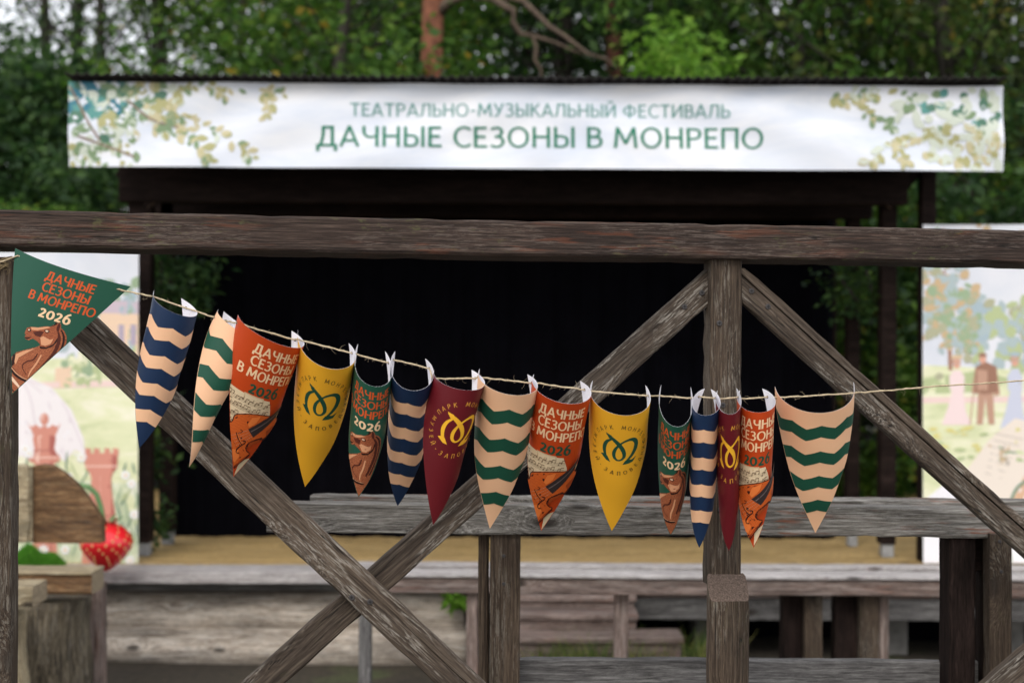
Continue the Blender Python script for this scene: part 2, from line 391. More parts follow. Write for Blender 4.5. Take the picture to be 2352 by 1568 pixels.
for nm, c in dict(p_yellow=(240, 176, 44), p_orange=(192, 68, 22), p_green=(34, 84, 66), p_navy=(26, 47, 78), p_peach=(240, 190, 150), p_burg=(98, 20, 28),
                  p_white=(236, 234, 240), p_cream=(245, 208, 165), p_text_orange=(214, 88, 40), p_dgreen=(28, 78, 60), p_ring=(96, 78, 40), p_gold=(244, 184, 48), p_ringgold=(214, 150, 60),
                  p_paper=(226, 204, 168), p_ink=(92, 66, 48), p_paper2=(206, 180, 142), p_eyelet=(40, 30, 30),
                  h_dark=(84, 38, 28), h_deep=(46, 22, 18), h_light=(222, 160, 120), h_glint=(240, 204, 174),
                  v_edge=(66, 26, 16), v_board=(52, 42, 42), v_string=(190, 160, 140), v_hi=(226, 120, 56), v_shade=(158, 66, 26), v_board_hi=(110, 96, 94)).items(): printed(nm, c)
printed('h_base', (184, 106, 70), grain=(9, 9, 70, (116, 56, 38)))
printed('h_neck', (190, 114, 76), grain=(12, 12, 40, (112, 54, 36)))
printed('v_body', (210, 100, 40), grain=(10, 4, 50, (186, 80, 30)))
MAT['p_white'].node_tree.nodes['Principled BSDF'].inputs['Roughness'].default_value = .35

PW, PH = 285.0, 345.0        # a flat pennant: units of about 1.2 mm
def lerp(a, b, t): return a + (b - a) * t
def chevron(art, mat):
    for v0 in (.105, .31, .512, .708):
        top = [(34 * k, v0 * PH + (0 if k % 2 == 0 else 13)) for k in range(-5, 6)]
        bot = [(34 * k, (v0 + .092) * PH + (0 if k % 2 == 0 else 13)) for k in range(-5, 6)]
        for i in range(10): art.poly([top[i], top[i + 1], bot[i + 1], bot[i]], mat)
def title(art, m1, m2):
    art.text('ДАЧНЫЕ', 0, 30, 114, 23, m1, .18); art.text('СЕЗОНЫ', 0, 59, 110, 23, m1, .18)
    art.text('В МОНРЕПО', 0, 88, 154, 23, m1, .18); art.text('2026', -2, 120, 72, 28, m2, .21)
def horse(art):
    ca, sa = math.cos(R(15.9)), math.sin(R(15.9))
    def q(pts):
        o = []
        for p in pts:
            dx, dy = (p[0] - 556) / 3.413, (p[1] - 228) / 3.413
            o.append(((dx * ca + dy * sa) * .92 + 8, (-dx * sa + dy * ca) * 1.13) + ((p[2] / 3.413,) if len(p) > 2 else ()))
        return o
    art.poly(q([(122, 900), (150, 866), (230, 840), (300, 822), (335, 808), (350, 700), (420, 640), (485, 670), (512, 690), (530, 722), (541, 770), (538, 830), (520, 880), (490, 925), (455, 965), (425, 1000), (380, 1060), (300, 1240), (60, 1300), (-60, 1200), (-40, 980), (60, 930)]), 'h_neck')
    art.poly(q([(200, 690), (208, 668), (240, 660), (300, 663), (360, 653), (400, 655), (428, 645), (437, 612), (452, 632), (463, 618), (480, 640), (486, 680), (470, 740), (440, 790), (390, 815), (345, 812), (330, 790), (300, 766), (270, 752), (240, 766), (214, 760), (200, 740), (208, 725), (196, 713)]), 'h_base')
    art.poly(q([(240, 662), (300, 664), (372, 656), (400, 662), (350, 676), (300, 686), (252, 684)]), 'h_light')
    art.poly(q([(262, 700), (320, 690), (352, 700), (330, 740), (290, 730)]), 'h_dark')
    art.poly(q([(330, 742), (352, 732), (410, 760), (436, 752), (420, 792), (380, 808), (345, 800)]), 'h_light')
    art.poly(q([(335, 812), (390, 820), (440, 795), (468, 742), (472, 770), (440, 812), (390, 834), (340, 830)]), 'h_deep')
    art.poly(q([(200, 742), (240, 742), (262, 734), (242, 752), (216, 756)]), 'h_deep')
    art.ellipse(*q([(231, 686)])[0], 4.6, 3.6, 'h_deep'); art.ellipse(*q([(228, 684)])[0], 2.4, 2, 'h_glint')
    art.ellipse(*q([(376, 692)])[0], 6, 4, 'h_deep'); art.ellipse(*q([(375, 691)])[0], 3.6, 2.4, 'h_glint')
    art.poly(q([(437, 612), (450, 636), (430, 648), (400, 652), (428, 640)]), 'h_deep'); art.poly(q([(463, 622), (476, 646), (470, 690), (452, 690), (448, 662)]), 'h_dark')
    art.stroke(q([(462, 690, 6), (480, 740, 22), (478, 800, 26), (450, 880, 26), (400, 950, 24), (340, 1030, 16)]), 'h_dark')
    art.stroke(q([(486, 682, 10), (514, 730, 16), (518, 800, 18), (495, 870, 18), (445, 945, 16), (370, 1030, 14)]), 'h_deep')
    art.stroke(q([(492, 676, 8), (528, 730, 12), (532, 800, 12), (508, 874, 12), (460, 944, 12), (390, 1030, 10)]), 'h_base')
    for (x, y) in ((526, 760), (530, 800), (520, 838), (500, 880), (468, 925), (430, 970)): art.stroke(q([(x - 12, y - 8, 4), (x + 16, y + 8, 4)]), 'h_deep')
    art.poly(q([(150, 880), (230, 846), (300, 830), (240, 868), (180, 905), (165, 960), (150, 940)]), 'h_light')
    art.poly(q([(128, 880), (150, 880), (150, 960), (122, 990)]), 'h_deep')
    art.stroke(q([(330, 870, 8), (300, 920, 12), (250, 935, 10), (220, 975, 7), (262, 1040, 5)]), 'h_dark'); art.stroke(q([(360, 880, 10), (330, 950, 14), (295, 1010, 12), (280, 1060, 6)]), 'h_light')
    art.stroke(q([(40, 930, 26), (122, 985, 30), (180, 1040, 32), (240, 1075, 30), (310, 1095, 26)]), 'h_deep'); art.stroke(q([(40, 925, 6), (122, 978, 8), (180, 1030, 8), (240, 1066, 8), (310, 1090, 6)]), 'h_light')
    art.stroke(q([(40, 1010, 22), (122, 1050, 24), (190, 1110, 22), (230, 1150, 12)]), 'h_glint'); art.stroke(q([(30, 1100, 18), (120, 1130, 20), (190, 1180, 10)]), 'h_dark')
def violin(art):
    def q(pts):
        o = []
        for p in pts:
            ax = 400 - (p[1] - 345) * 205 / 1135; u = (p[0] - ax) / 3.97
            u = 64 * math.asin(max(-.98, min(.98, u / 66))); o.append((u, (p[1] - 345) / 1135 * PH) + ((p[2] / 3.97,) if len(p) > 2 else ()))
        return o
    art.poly(q([(150, 795), (330, 797), (334, 830), (150, 860)]), 'p_paper2')
    art.poly([(-150, 134), (-70, 139), (20, 141), (34, 172), (40, 215), (-150, 260)], 'p_paper')
    art.poly([(60, 205), (120, 170), (130, 345), (0, 345), (0, 300), (60, 270)], 'p_paper'); art.poly([(62, 175), (90, 165), (90, 210), (66, 214)], 'p_paper2')
    rr = random.Random(4)
    for base in (152, 170, 190, 209):
        for k in range(3): art.stroke([(-118, base + k * 3.4), (-60, base + k * 3.4 + 2), (26, base + k * 3.4 + 3)], 'p_ink', .55)
        for k in range(18):
            u = -112 + k * 7.6 + rr.uniform(-1, 1); h = base + rr.uniform(1, 9)
            art.ellipse(u, h, 1.7, 1.25, 'p_ink', -.4, 6); art.stroke([(u + 1.3, h), (u + 1.3, h - 7.5)], 'p_ink', .8)
            if k % 3: art.stroke([(u + 1.3, h - 7.2), (u + 8, h - 7.4)], 'p_ink', 1.5)
    for k in range(6): art.stroke([(20, 262 + k * 9), (90, 250 + k * 9)], 'p_ink', .6); art.stroke([(40 + k * 4, 255 + k * 9), (42 + k * 4, 262 + k * 9)], 'p_ink', 1.6)
    body = [(-90, 226), (-62, 222), (-48, 214), (-47, 200), (-42, 192), (-20, 181), (5, 175), (34, 175), (54, 180), (62, 190), (56, 212), (42, 230), (34, 236), (30, 232), (12, 240), (2, 250), (0, 262), (6, 270), (14, 275), (8, 284), (-2, 300), (-10, 318), (-14, 345), (-60, 345), (-100, 280)]
    art.poly([(x + 2, y + 4) for x, y in body], 'v_edge'); art.poly(body, 'v_body'); art.stroke([(x, y, 2.2) for x, y in body[:23]], 'v_edge')
    for pl in ([(6, 246), (26, 236), (30, 242), (12, 251), (5, 262), (3, 254)], [(36, 214), (57, 196), (54, 212), (42, 228)], [(-3, 296), (9, 280), (12, 277), (4, 292), (-9, 318), (-12, 330)]): art.poly(pl, 'v_shade')
    for k in range(9): art.stroke([(-70 + k * 9, 268 - k * 4, .7), (-30 + k * 6, 318 - k * 9, .7)], 'v_shade')
    art.poly(q([(250, 960), (330, 930), (300, 990), (240, 1040), (220, 1020)]), 'v_hi'); art.poly(q([(120, 1250), (180, 1235), (200, 1290), (170, 1350), (140, 1330)]), 'v_hi')
    art.poly(q([(232, 1056), (296, 1112), (420, 1000), (480, 930), (516, 850), (524, 812), (500, 850), (450, 900), (360, 960)]), 'v_board')
    art.stroke(q([(262, 1070, 9), (380, 985, 8), (470, 905, 5), (515, 835, 3)]), 'v_board_hi')
    for k in range(4): art.stroke(q([(105 + k * 16, 1150 + k * 20, 1.8), (240 + k * 15, 1060 + k * 14, 1.8)]), 'v_string')
    art.stroke(q([(140, 1110, 12), (168, 1150, 20), (205, 1188, 12)]), 'v_edge'); art.stroke(q([(146, 1112, 5), (174, 1152, 8), (204, 1182, 5)]), 'v_hi')
    art.stroke(q([(206, 1156, 14), (228, 1154, 8), (224, 1174, 8), (190, 1204, 10), (166, 1240, 10), (168, 1264, 7), (190, 1262, 14)]), 'h_deep')
    art.stroke(q([(168, 1080, 9), (186, 1082, 5), (180, 1096, 5), (150, 1112, 4)]), 'h_deep')
def emblem(art, mat, ring):
    def q(pts): return [((p[0] - 925) / 3.97 * 1.08, (p[1] - 438) / 1042 * PH) + ((p[2] / 3.97 * 1.22,) if len(p) > 2 else ()) for p in pts]
    art.stroke(q([(802, 622, 10), (855, 648, 26), (915, 692, 34), (958, 745, 32), (970, 795, 26), (946, 826, 16), (912, 830, 16), (885, 804, 24), (882, 760, 26), (905, 715, 20), (950, 672, 16), (1005, 650, 24), (1048, 656, 34), (1072, 690, 36), (1066, 740, 34), (1040, 788, 26), (1005, 828, 18), (978, 856, 12)]), mat)
    art.poly(q([(962, 868), (984, 832), (1012, 828), (1045, 828), (1086, 806), (1056, 850), (1012, 862)]), mat)
    art.poly(q([(795, 612), (850, 628), (862, 660), (828, 656)]), mat)
    art.stroke(q([(855, 655, 14), (812, 688, 24), (792, 738, 30), (800, 790, 24), (826, 838, 16)]), mat)
    art.poly(q([(764, 808), (798, 796), (826, 810), (858, 856), (818, 846)]), mat)
    cv = (742 - 438) / 1042 * PH; r = 66
    def around(s, a0, a1, inward):
        n = len(s)
        for i, ch in enumerate(s):
            if ch == ' ': continue
            a = R(a0 + (a1 - a0) * i / (n - 1)); u, v = r * math.cos(a), cv - r * math.sin(a)
            art.text(ch, u, v, None, 11, ring, .14, ang=(math.pi / 2 - a) if not inward else (-math.pi / 2 - a))
    around('ПАРК МОНРЕПО', 148, 10, False)
    around('МУЗЕЙ-ЗАПОВЕДНИК', 166, 366, True)

def pennant_art(kind):
    a = Art()
    if kind == 'navy': chevron(a, 'p_peach'); base = 'p_navy'
    elif kind == 'peach': chevron(a, 'p_dgreen'); base = 'p_peach'
    elif kind == 'orange': title(a, 'p_cream', 'p_dgreen'); violin(a); base = 'p_orange'
    elif kind == 'green': title(a, 'p_text_orange', 'p_cream'); horse(a); base = 'p_green'
    elif kind == 'yellow': emblem(a, 'p_dgreen', 'p_ring'); base = 'p_yellow'
    else: emblem(a, 'p_gold', 'p_ringgold'); base = 'p_burg'
    return a, base
HOLES = ((-PW / 2 + 17, 14), (PW / 2 - 17, 14))
def pennant_mesh(kind, fn, unit, du=0):
    """fn(u, v) in flat units -> (point, outward normal)"""
    a, base = pennant_art(kind)
    a.items = [([(x + du, y) for x, y in vs], fs, m, l) for vs, fs, m, l in a.items]
    for hu, hv in HOLES: a.layer = 14; a.ellipse(hu, hv, 3.4, 3.4, 'p_eyelet', 0, 8)
    ins = 1.2; ln = math.hypot(PH, PW / 2); nx, ny = PH / ln, (PW / 2) / ln
    clips = [((PW / 2 - ins * 1.2, 0), (nx, ny)), ((-PW / 2 + ins * 1.2, 0), (-nx, ny)), ((0, .8), (0, -1))]
    fulls = Art(); fulls.layer = 0; fulls.poly([(-PW / 2, 0), (PW / 2, 0), (0, PH)], base)
    back = Art(); back.layer = -4; back.poly([(-PW / 2, 0), (PW / 2, 0), (0, PH)], 'p_white')
    for hu, hv in HOLES: back.layer = -5; back.ellipse(hu, hv, 3.4, 3.4, 'p_eyelet', 0, 8)
    ucuts = [PW * (i / 44 - .5) for i in range(1, 44)]
    def wp(u, v, lay):
        p, n = fn(u, v); return p + n * (lay * .00011)
    # rim of white paper edge
    rim = []
    outline = [(-PW / 2 + PW * i / 44, 0) for i in range(44)] + [(PW / 2 * (1 - i / 22), PH * i / 22) for i in range(22)] + [(-PW / 2 * i / 22, PH * (1 - i / 22)) for i in range(22)]
    n = len(outline); vs = [(u, v, 0) for u, v in outline] + [(u, v, -4) for u, v in outline]
    rim = (vs, [(i, (i + 1) % n, n + (i + 1) % n, n + i) for i in range(n)], 'p_white')
    VC = [PH * k / 36 for k in range(1, 36)]
    # artwork clipped, sheet unclipped: build both and join
    bm = bmesh.new()
    parts = [art_mesh('t', fulls, wp, [rim], ucuts, VC, [], .01), art_mesh('t', a, wp, None, ucuts, VC, clips, .01), art_mesh('t', back, wp, None, ucuts, VC, [], .01)]
    mats = []
    for k, me in enumerate(parts):
        loc = []
        for m in me.materials:
            if m not in mats: mats.append(m)
            loc.append(mats.index(m))
        if k == 2: me.flip_normals()
        s = len(bm.faces); bm.from_mesh(me); bm.faces.ensure_lookup_table()
        for f in bm.faces[s:]: f.material_index = loc[f.material_index]
        bpy.data.meshes.remove(me)
    me = bpy.data.meshes.new('pennant'); bm.to_mesh(me); bm.free()
    for m in mats: me.materials.append(m)
    return me

STR_OFF = -.26
def string_off(x): return STR_OFF if x > 620 else lerp(-.15, STR_OFF, max(0, (x - 280) / 340))
def curl(Lp, Rp, fit):
    """a curled sheet hanging from two corners: turn, tilt, drop, slant, roll width, cone; returns fn(u, v)"""
    mx = (Lp[0] + Rp[0]) / 2; d0 = DN(mx, string_off(mx)); unit = d0 / F
    A = P(Lp[0], Lp[1], d0); B0 = P(Rp[0], Rp[1], d0)
    def build(psi, t, H, lam, w, cone, flare):
        L0 = A + (B0 - A).normalized() * flare * unit; c0 = (B0 - L0).length; dl = math.tan(psi) * c0
        pl = proj(L0); a_ = P(pl[0], pl[1], d0 - dl / 2); b_ = P(Rp[0], Rp[1], d0 + dl / 2)
        e1 = (b_ - a_); c = e1.length; e1.normalize()
        n = Vector((0, -1, 0)); n = (n - e1 * n.dot(e1)).normalized(); dn = n.cross(e1)
        if dn.z > 0: dn = -dn
        ax = dn * math.cos(t) - n * math.sin(t) + e1 * lam; e2 = n * math.cos(t) + dn * math.sin(t)
        Wm = PW * unit; a = max(w * unit / 2, c / 2 * 1.0001); th = math.pi - math.asin(min(1, c / 2 / a))
        def arc(b, N=160):
            ts = np.linspace(-th, th, N + 1); x = a * np.sin(ts); y = b * np.cos(ts)
            s = np.concatenate([[0], np.cumsum(np.hypot(np.diff(x), np.diff(y)))]); return s, x, y
        lo, hi = .002, .35
        for _ in range(40):
            b = (lo + hi) / 2
            if arc(b)[0][-1] < Wm: lo = b
            else: hi = b
        s, x, y = arc(b); s = s - s[-1] / 2; s = s * (PW / 2 / s[-1]); y = y - y[0]
        mid = (a_ + b_) / 2
        tx = np.gradient(x); ty = np.gradient(y); tl = np.hypot(tx, ty); nxx, nyy = -ty / tl, tx / tl
        def fn(u, v):
            X = float(np.interp(u, s, x)); Y = float(np.interp(u, s, y)); na = float(np.interp(u, s, nxx)); nb = float(np.interp(u, s, nyy))
            kq = u / (PW / 2); q = mid + e1 * X + e2 * Y + ax * (v / PH * H * unit + cone * unit * (1 - v / PH) * (1 - kq * kq)) - e1 * (flare * unit * max(0, -kq) ** 2.5 * (1 - v / PH) if u < 0 else 0)
            nn_ = (e1 * na + e2 * nb) * -1; return q + nn_ * (.0011 * math.sin(v * .021 + u * .013 + psi * 9) + .0007 * math.sin(v * .047 - u * .03 + lam * 40)), nn_
        q, nn = fn(0, 0)
        sgn = 1 if nn.dot(e2) > 0 else -1
        if sgn < 0:
            def fn2(u, v):
                q, m = fn(u, v); return q, -m
            return fn2
        return fn
    return build(*fit), unit

GROUP_P = 'pennants strung on the twine'
PENN = [
 ('navy', (356, 664), (416, 685), (0.252, 0.2052, 342.1366, 0.0811, 90.5253, 13.3427, 60.0), 'navy pennant with peach zigzag bands, curled, next to the wide green horse pennant'),
 ('peach', (495, 709), (514, 715), (1.0263, 0.0628, 346.5635, -0.0199, 77.7902, 19.7978, 14.7194), 'peach pennant with green zigzags rolled tight, overlapping the leftmost orange pennant'),
 ('orange', (544, 722), (670, 759), (0.5441, 0.3676, 359.3054, 0.1166, 139.4383, 0.0, 39.776), 'orange violin pennant partly covered on its left by a rolled peach pennant'),
 ('yellow', (685, 758), (801, 788), (0.1149, 0.63, 375.4901, 0.0524, 113.6791, 5.4543, 53.5757), 'yellow pennant with green emblem, fully in front of the dark stage'),
 ('green', (823, 790), (885, 806), (0.1001, 0.4128, 325.9452, 0.1257, 80.8064, 37.6225, 33.2279), 'narrow curled green horse pennant between a yellow and a navy pennant'),
 ('navy', (908, 807), (977, 823), (-0.0044, 0.6891, 385.0891, 0.052, 89.564, 9.5405, 40.8497), 'navy zigzag pennant hanging between a green horse pennant and a burgundy one'),
 ('burgundy', (997, 849), (1083, 849), (0.4243, 0.3388, 337.3167, -0.1278, 113.7834, 7.1291, 0.0), 'wider burgundy pennant whose gold emblem and ring of letters mostly show'),
 ('peach', (1103, 847), (1212, 859), (0.0879, 0.5131, 375.0319, 0.0005, 122.6711, 0.0, 32.3655), 'peach pennant with green zigzags between the burgundy pennant and an orange violin one'),
 ('orange', (1227, 860), (1333, 874), (0.0415, 0.5805, 378.8276, 0.0025, 120.8037, 0.0, 37.5928), 'orange violin pennant hanging between a peach zigzag one and a yellow one'),
 ('yellow', (1362, 874), (1483, 884), (0.0256, 0.5443, 349.625, 0.0454, 133.1251, 20.5925, 9.6535), 'yellow pennant whose tip hangs over the grey middle railing'),
 ('green', (1519, 884), (1587, 889), (-0.0473, 0.5444, 332.7, 0.0491, 75.88, 25.97, 0), 'curled green horse pennant touching a slim rolled navy pennant at its right'),
 ('navy', (1619, 892), (1633, 893), (-0.1695, 0.3845, 346.7247, 0.0116, 61.9649, 12.0915, 0.0), 'slimmest navy pennant, rolled into a tube at the left edge of the railing post'),
 ('burgundy', (1648, 896), (1692, 891), (-0.1161, 0.338, 342.66, -0.1163, 55.14, 6.38, 0), 'slim rolled burgundy pennant hanging right in front of the railing post'),
 ('orange', (1700, 896), (1751, 892), (-0.0886, 0.2981, 341.3066, -0.1052, 76.5212, 13.7861, 21.8958), 'narrow orange violin pennant at the right edge of the railing post'),
 ('peach', (1781, 887), (1962, 877), (-0.0065, 0.4591, 347.96, -0.0084, 180.77, 24.75, 0), 'wide open peach pennant with green zigzags, last on the right of the twine'),
]
CAT = 'pennant'
holes_path = []
# the first pennant hangs almost flat from the left post
def first_pennant():
    TL, TR, TP = (26, 570), (300, 658), (38, 903)
    dA, dB = DN(0, -.10), DN(280, -.16)
    A = P(*TL, dA); B = P(*TR, dB); T = P(*TP, DN(20, -.07)); mid = (A + B) / 2
    e1 = (B - A) / PW; e2 = (T - mid) / PH; n = e2.cross(e1); n.normalize()
    if n.y > 0: n = -n
    def fn(u, v):
        k = u / (PW / 2); bulge = .030 * (1 - k * k) - .02 * max(0, -k - .1) ** 2 * 1.5
        g = -(-.060 * k / (PW / 2)) / (PW / 2)
        sl = (-.06 * k) / (PW / 2) / e1.length
        nn = (n - e1.normalized() * sl).normalized()
        sag = -math.sin((k + 1) * math.pi / 2) * .004
        return mid + e1 * u + e2 * v + n * bulge + Vector((0, 0, sag)) * (1 - v / PH), nn
    me = pennant_mesh('green', fn, 1, 20)
    o = link('pennant', me); tag(o, 'wide flat green pennant with horse head and orange lettering, hung by the left post', CAT, GROUP_P)
    for hu, hv in HOLES: holes_path.append(fn(hu, hv)[0] + n * .001)
first_pennant()
for kind, Lp, Rp, fit, lab in PENN:
    fn, unit = curl(Lp, Rp, fit)
    o = link('pennant', pennant_mesh(kind, fn, unit)); tag(o, lab, CAT, GROUP_P)
    for hu, hv in HOLES: holes_path.append(fn(hu, hv)[0])

# ------------------------------------------------------------------ twine
def twine():
    v, f = [], []; pts = [Pn(-30, 612, -.05)] + [holes_path[0]] + holes_path[1:]
    pts += [P(2150, 886, DN(2150, -.24)), P(2352, 873, DN(2352, -.22)), P(2560, 858, DN(2560, -.2)), P(2800, 840, DN(2800, -.12)), P(3015, 826, DN(3015, -.012))]
    fine = []
    for i in range(len(pts) - 1):
        n = max(2, int((pts[i + 1] - pts[i]).length / .012))
        for k in range(n):
            t = k / n; p = pts[i].lerp(pts[i + 1], t); L_ = (pts[i + 1] - pts[i]).length
            p = p + Vector((rnd.gauss(0, .0004), rnd.gauss(0, .0004), rnd.gauss(0, .0005) - .02 * L_ * L_ * 4 * t * (1 - t)))
            fine.append(p)
    fine.append(pts[-1])
    tube_into(v, f, fine, [rnd.uniform(.0018, .0026) for _ in fine], 7)
    # second strand twisting round
    st = []
    for i, p in enumerate(fine): st.append(p + Vector((0, math.cos(i * .9) * .0016, math.sin(i * .9) * .0016)))
    tube_into(v, f, st, .0014, 5)
    # loose fibres
    for k in range(620):
        i = rnd.randrange(1, len(fine) - 2); p = fine[i]; d = (fine[i + 1] - fine[i]).normalized()
        dr = Vector((rnd.gauss(0, 1), rnd.gauss(0, .7), rnd.gauss(-.15, 1))).normalized(); l = rnd.choice((.006, .009, .012, .018, .026))
        q = [p]; cur = d * rnd.choice((-1, 1)) * 1.2 + dr
        for s in range(4):
            cur = (cur + Vector((rnd.gauss(0, .45), rnd.gauss(0, .3), rnd.gauss(-.1, .45)))).normalized(); q.append(q[-1] + cur * l / 4)
        tube_into(v, f, q, [.00036, .0003, .00026, .0002, .00014], 3, False)
    o = link('twine', pydata('twine', v, f, True), None, ['twine_mat'])
    tag(o, 'pale frayed jute twine carrying the row of pennants', 'twine')
twine()

# ------------------------------------------------------------------ near railing
NR = thing('timber_railing', 'nearest weathered timber railing with cross braces behind the row of pennants', 'railing', Pn(1668, 1700, 0) * 1.0)
NR.location.z = 0
def nb(name, x0, y0, x1, y1, wpx, T, mat, off=0., **kw):
    d = (DN(x0) + DN(x1)) / 2
    return beam(name, Pn(x0, y0, off), Pn(x1, y1, off), px(wpx, d), T, mat, NR, NV, **kw)
# top rail: two end points, slightly rolled so that its underside looks down at the viewer
nb('top_rail', -260, 519, 3100, 580.3, 79, .15, 'rail_wood', -.035, roll=R(-3.5), bev=.007, jit=.0006)
post = nb('post', 1668, 1345, 1668, 590, 73, .095, 'post_wood', -.004)
Zg = Vector((0, 0, 0))
def vpost(name, x, ytop, wpx, T, mat, off, cut=(0, 0), z0=0.0, **kw):
    top = Pn(x, ytop, off); base = Vector((top.x, top.y, z0)); d = DN(x)
    return beam(name, base, top, px(wpx, d), T, mat, NR, NV, cutB=cut, **kw)
vpost('lower_post', 1676, 1380, 92, .05, 'post_wood', -.052, cut=(1.5, 0), bev=.006)
lp = vpost('post', -9, 590, 70, .10, 'post_wood', -.006)
vpost('post', 3020, 600, 73, .095, 'post_wood', -.004)
nb('brace', 120, 690, 1110, 1620, 80, .045, 'brace_wood', -.012, bev=.006, crack=(.014, .0018, .012))
nb('brace', 1665, 624, 470, 1690, 66, .042, 'brace_wood', .036, cutA=(0, -.9), bev=.005)
nb('brace', 1672, 621, 2990, 1805, 64, .050, 'brace_wood', .008, cutA=(0, .88), bev=.006, crack=(.016, .003, .02))
nb('brace', 2230, 1640, 2990, 995, 64, .05, 'brace_wood', .03, bev=.005)
def screw(x, y, off):
    v, f = [], []; c = Pn(x, y, off); n = NV
    a = Vector((1, NK, 0)).normalized(); b = n.cross(a)
    N_ = 16
    for (r_, h) in ((.0085, 0), (.0085, .0022), (.0070, .0034)):
        for k in range(N_): v.append(c + (a * math.cos(k * 2 * math.pi / N_) + b * math.sin(k * 2 * math.pi / N_)) * r_ + n * h)
    for j in range(2):
        for k in range(N_): f.append((j * N_ + k, j * N_ + (k + 1) % N_, (j + 1) * N_ + (k + 1) % N_, (j + 1) * N_ + k))
    f.append(tuple(2 * N_ + k for k in range(N_))); mi = [0] * len(f)
    for (da, db) in ((a, b), (b, a)):
        q = len(v)
        for sx, sy in ((-1, -1), (1, -1), (1, 1), (-1, 1)): v.append(c + da * sx * .0046 + db * sy * .0011 + n * (.0037 if da is a else .0038))
        f.append((q, q + 1, q + 2, q + 3)); mi.append(1)
    o = link('screw', pydata('screw', v, f, False, mi), None, ['screw_steel', 'screw_slot']); place(o, Matrix.Identity(4), NR)
screw(808, 1371, -.014); screw(850, 1381, -.014)
for q in ((1652, 742), (1660, 930), (1655, 1170)): screw(*q, -.006)
for q in ((1612, 672), (1572, 704)): screw(*q, .034)
for q in ((1726, 668), (1764, 704)): screw(*q, .006)
# twine knotted round the left post
v, f = [], []
for k, (dy, tl) in enumerate(((600, 10), (607, -6), (614, 8), (597, -10), (622, 16))):
    pts = [Pn(-60, dy + tl, .02), Pn(-45, dy + tl * .8, -.012), Pn(-5, dy, -.014 - k * .001), Pn(14, dy - tl * .8, -.013), Pn(26.5, dy - tl, .01), Pn(27, dy - tl, .06)]
    tube_into(v, f, pts, .0024, 7)
for k in range(60):
    p = Pn(rnd.uniform(-20, 24), rnd.uniform(594, 626), -.016); q = [p]
    cur = Vector((rnd.gauss(0, 1), -.4, rnd.gauss(0, 1))).normalized()
    for s in range(3): cur = (cur + Vector((rnd.gauss(0, .5), 0, rnd.gauss(0, .5)))).normalized(); q.append(q[-1] + cur * .005)
    tube_into(v, f, q, .00028, 3, False)
tag(link('twine_binding', pydata('twine_binding', v, f, True), None, ['twine_dark']), 'loops of twine tied round the left railing post under the top rail', 'twine')

# ------------------------------------------------------------------ middle railing
DM = 4.68
MR = thing('handrail', 'grey weathered handrail with broad top beam just behind the pennants', 'railing', (0, DM + .1, 0))
def mb(name, x0, y0, x1, y1, wpx, T, mat, d=DM, **kw): return beam(name, P(x0, y0, d), P(x1, y1, d), px(wpx, d), T, mat, MR, **kw)
mb('top_beam', 612, 1189, 2700, 1204, 67, .10, 'grey_wood', DM, bev=.004)
o = beam('top_board', P(712, 1158, DM + .104) + Vector((0, 0, .003)), P(2700, 1172, DM + .104) + Vector((0, 0, .003)), .05, .09, 'grey_wood', MR)
def mpost(x, wpx, T, d, mat='post_wood', ytop=1226):
    top = P(x, ytop, d); return beam('post', Vector((top.x, top.y, 0)), top, px(wpx, d), T, mat, MR)
mpost(1160, 70, .09, DM + .02); mpost(1111, 24, .06, DM + .06)
mpost(2211, 60, .12, DM + .02, 'stage_stain'); mpost(2268, 13, .1, DM + .07, 'stage_stain'); mpost(2300, 50, .08, DM - .03)  # the narrowest is a dark strip painting the shaded gap between the posts
mb('cross_piece', 2236, 1275, 2290, 1275, 74, .06, 'stage_stain', DM + .09)
mb('bottom_rail', 1190, 1553, 2262, 1557, 78, .05, 'plank_grey', DM + .125)
def nail(x, y, d, r_=.006):
    v, f = [], []; c = P(x, y, d)
    for h, q in ((0, r_), (.002, r_), (.003, r_ * .7)):
        for k in range(10): v.append(c + Vector((math.cos(k * .6283) * q, -h, math.sin(k * .6283) * q)))
    for j in range(2):
        for k in range(10): f.append((j * 10 + k, j * 10 + (k + 1) % 10, (j + 1) * 10 + (k + 1) % 10, (j + 1) * 10 + k))
    f.append(tuple(range(20, 30))); o = link('nail', pydata('nail', v, f), None, ['screw_steel']); place(o, Matrix.Identity(4), MR)
for (x, y, d) in ((1157, 1276, DM + .019), (1157, 1340, DM + .019), (2296, 1243, DM - .031), (2300, 1312, DM - .031)): nail(x, y, d)

# ------------------------------------------------------------------ far railings and the row of short posts
FR = thing('low_railing', 'long low railing with pale flat planks in front of the stage', 'railing', (0, 7.5, 0))
def fb(name, x0, y0, x1, y1, wpx, T, mat, d, par=FR, **kw): return beam(name, P(x0, y0, d), P(x1, y1, d), px(wpx, d), T, mat, par, **kw)
fb('front_plank', 806, 1343, 2700, 1355, 36, .17, 'red_plank', 7.3, bev=.004)
fb('top_plank', 800, 1321, 2700, 1333, 7, .19, 'pale_plank', 7.28, bev=.003)
fb('rear_plank', 808, 1300, 2700, 1312, 10, .12, 'pale_plank', 8.0, bev=.004)
def fpost(x, wpx, d, ytop, par=FR, mat='red_plank', T=.08):
    top = P(x, ytop, d); return beam('post', Vector((top.x, top.y, 0)), top, px(wpx, d), T, mat, par)
fpost(1428, 33, 7.4, 1362); fpost(838, 28, 7.4, 1360, mat='plank_grey'); fpost(1084, 26, 7.36, 1362)
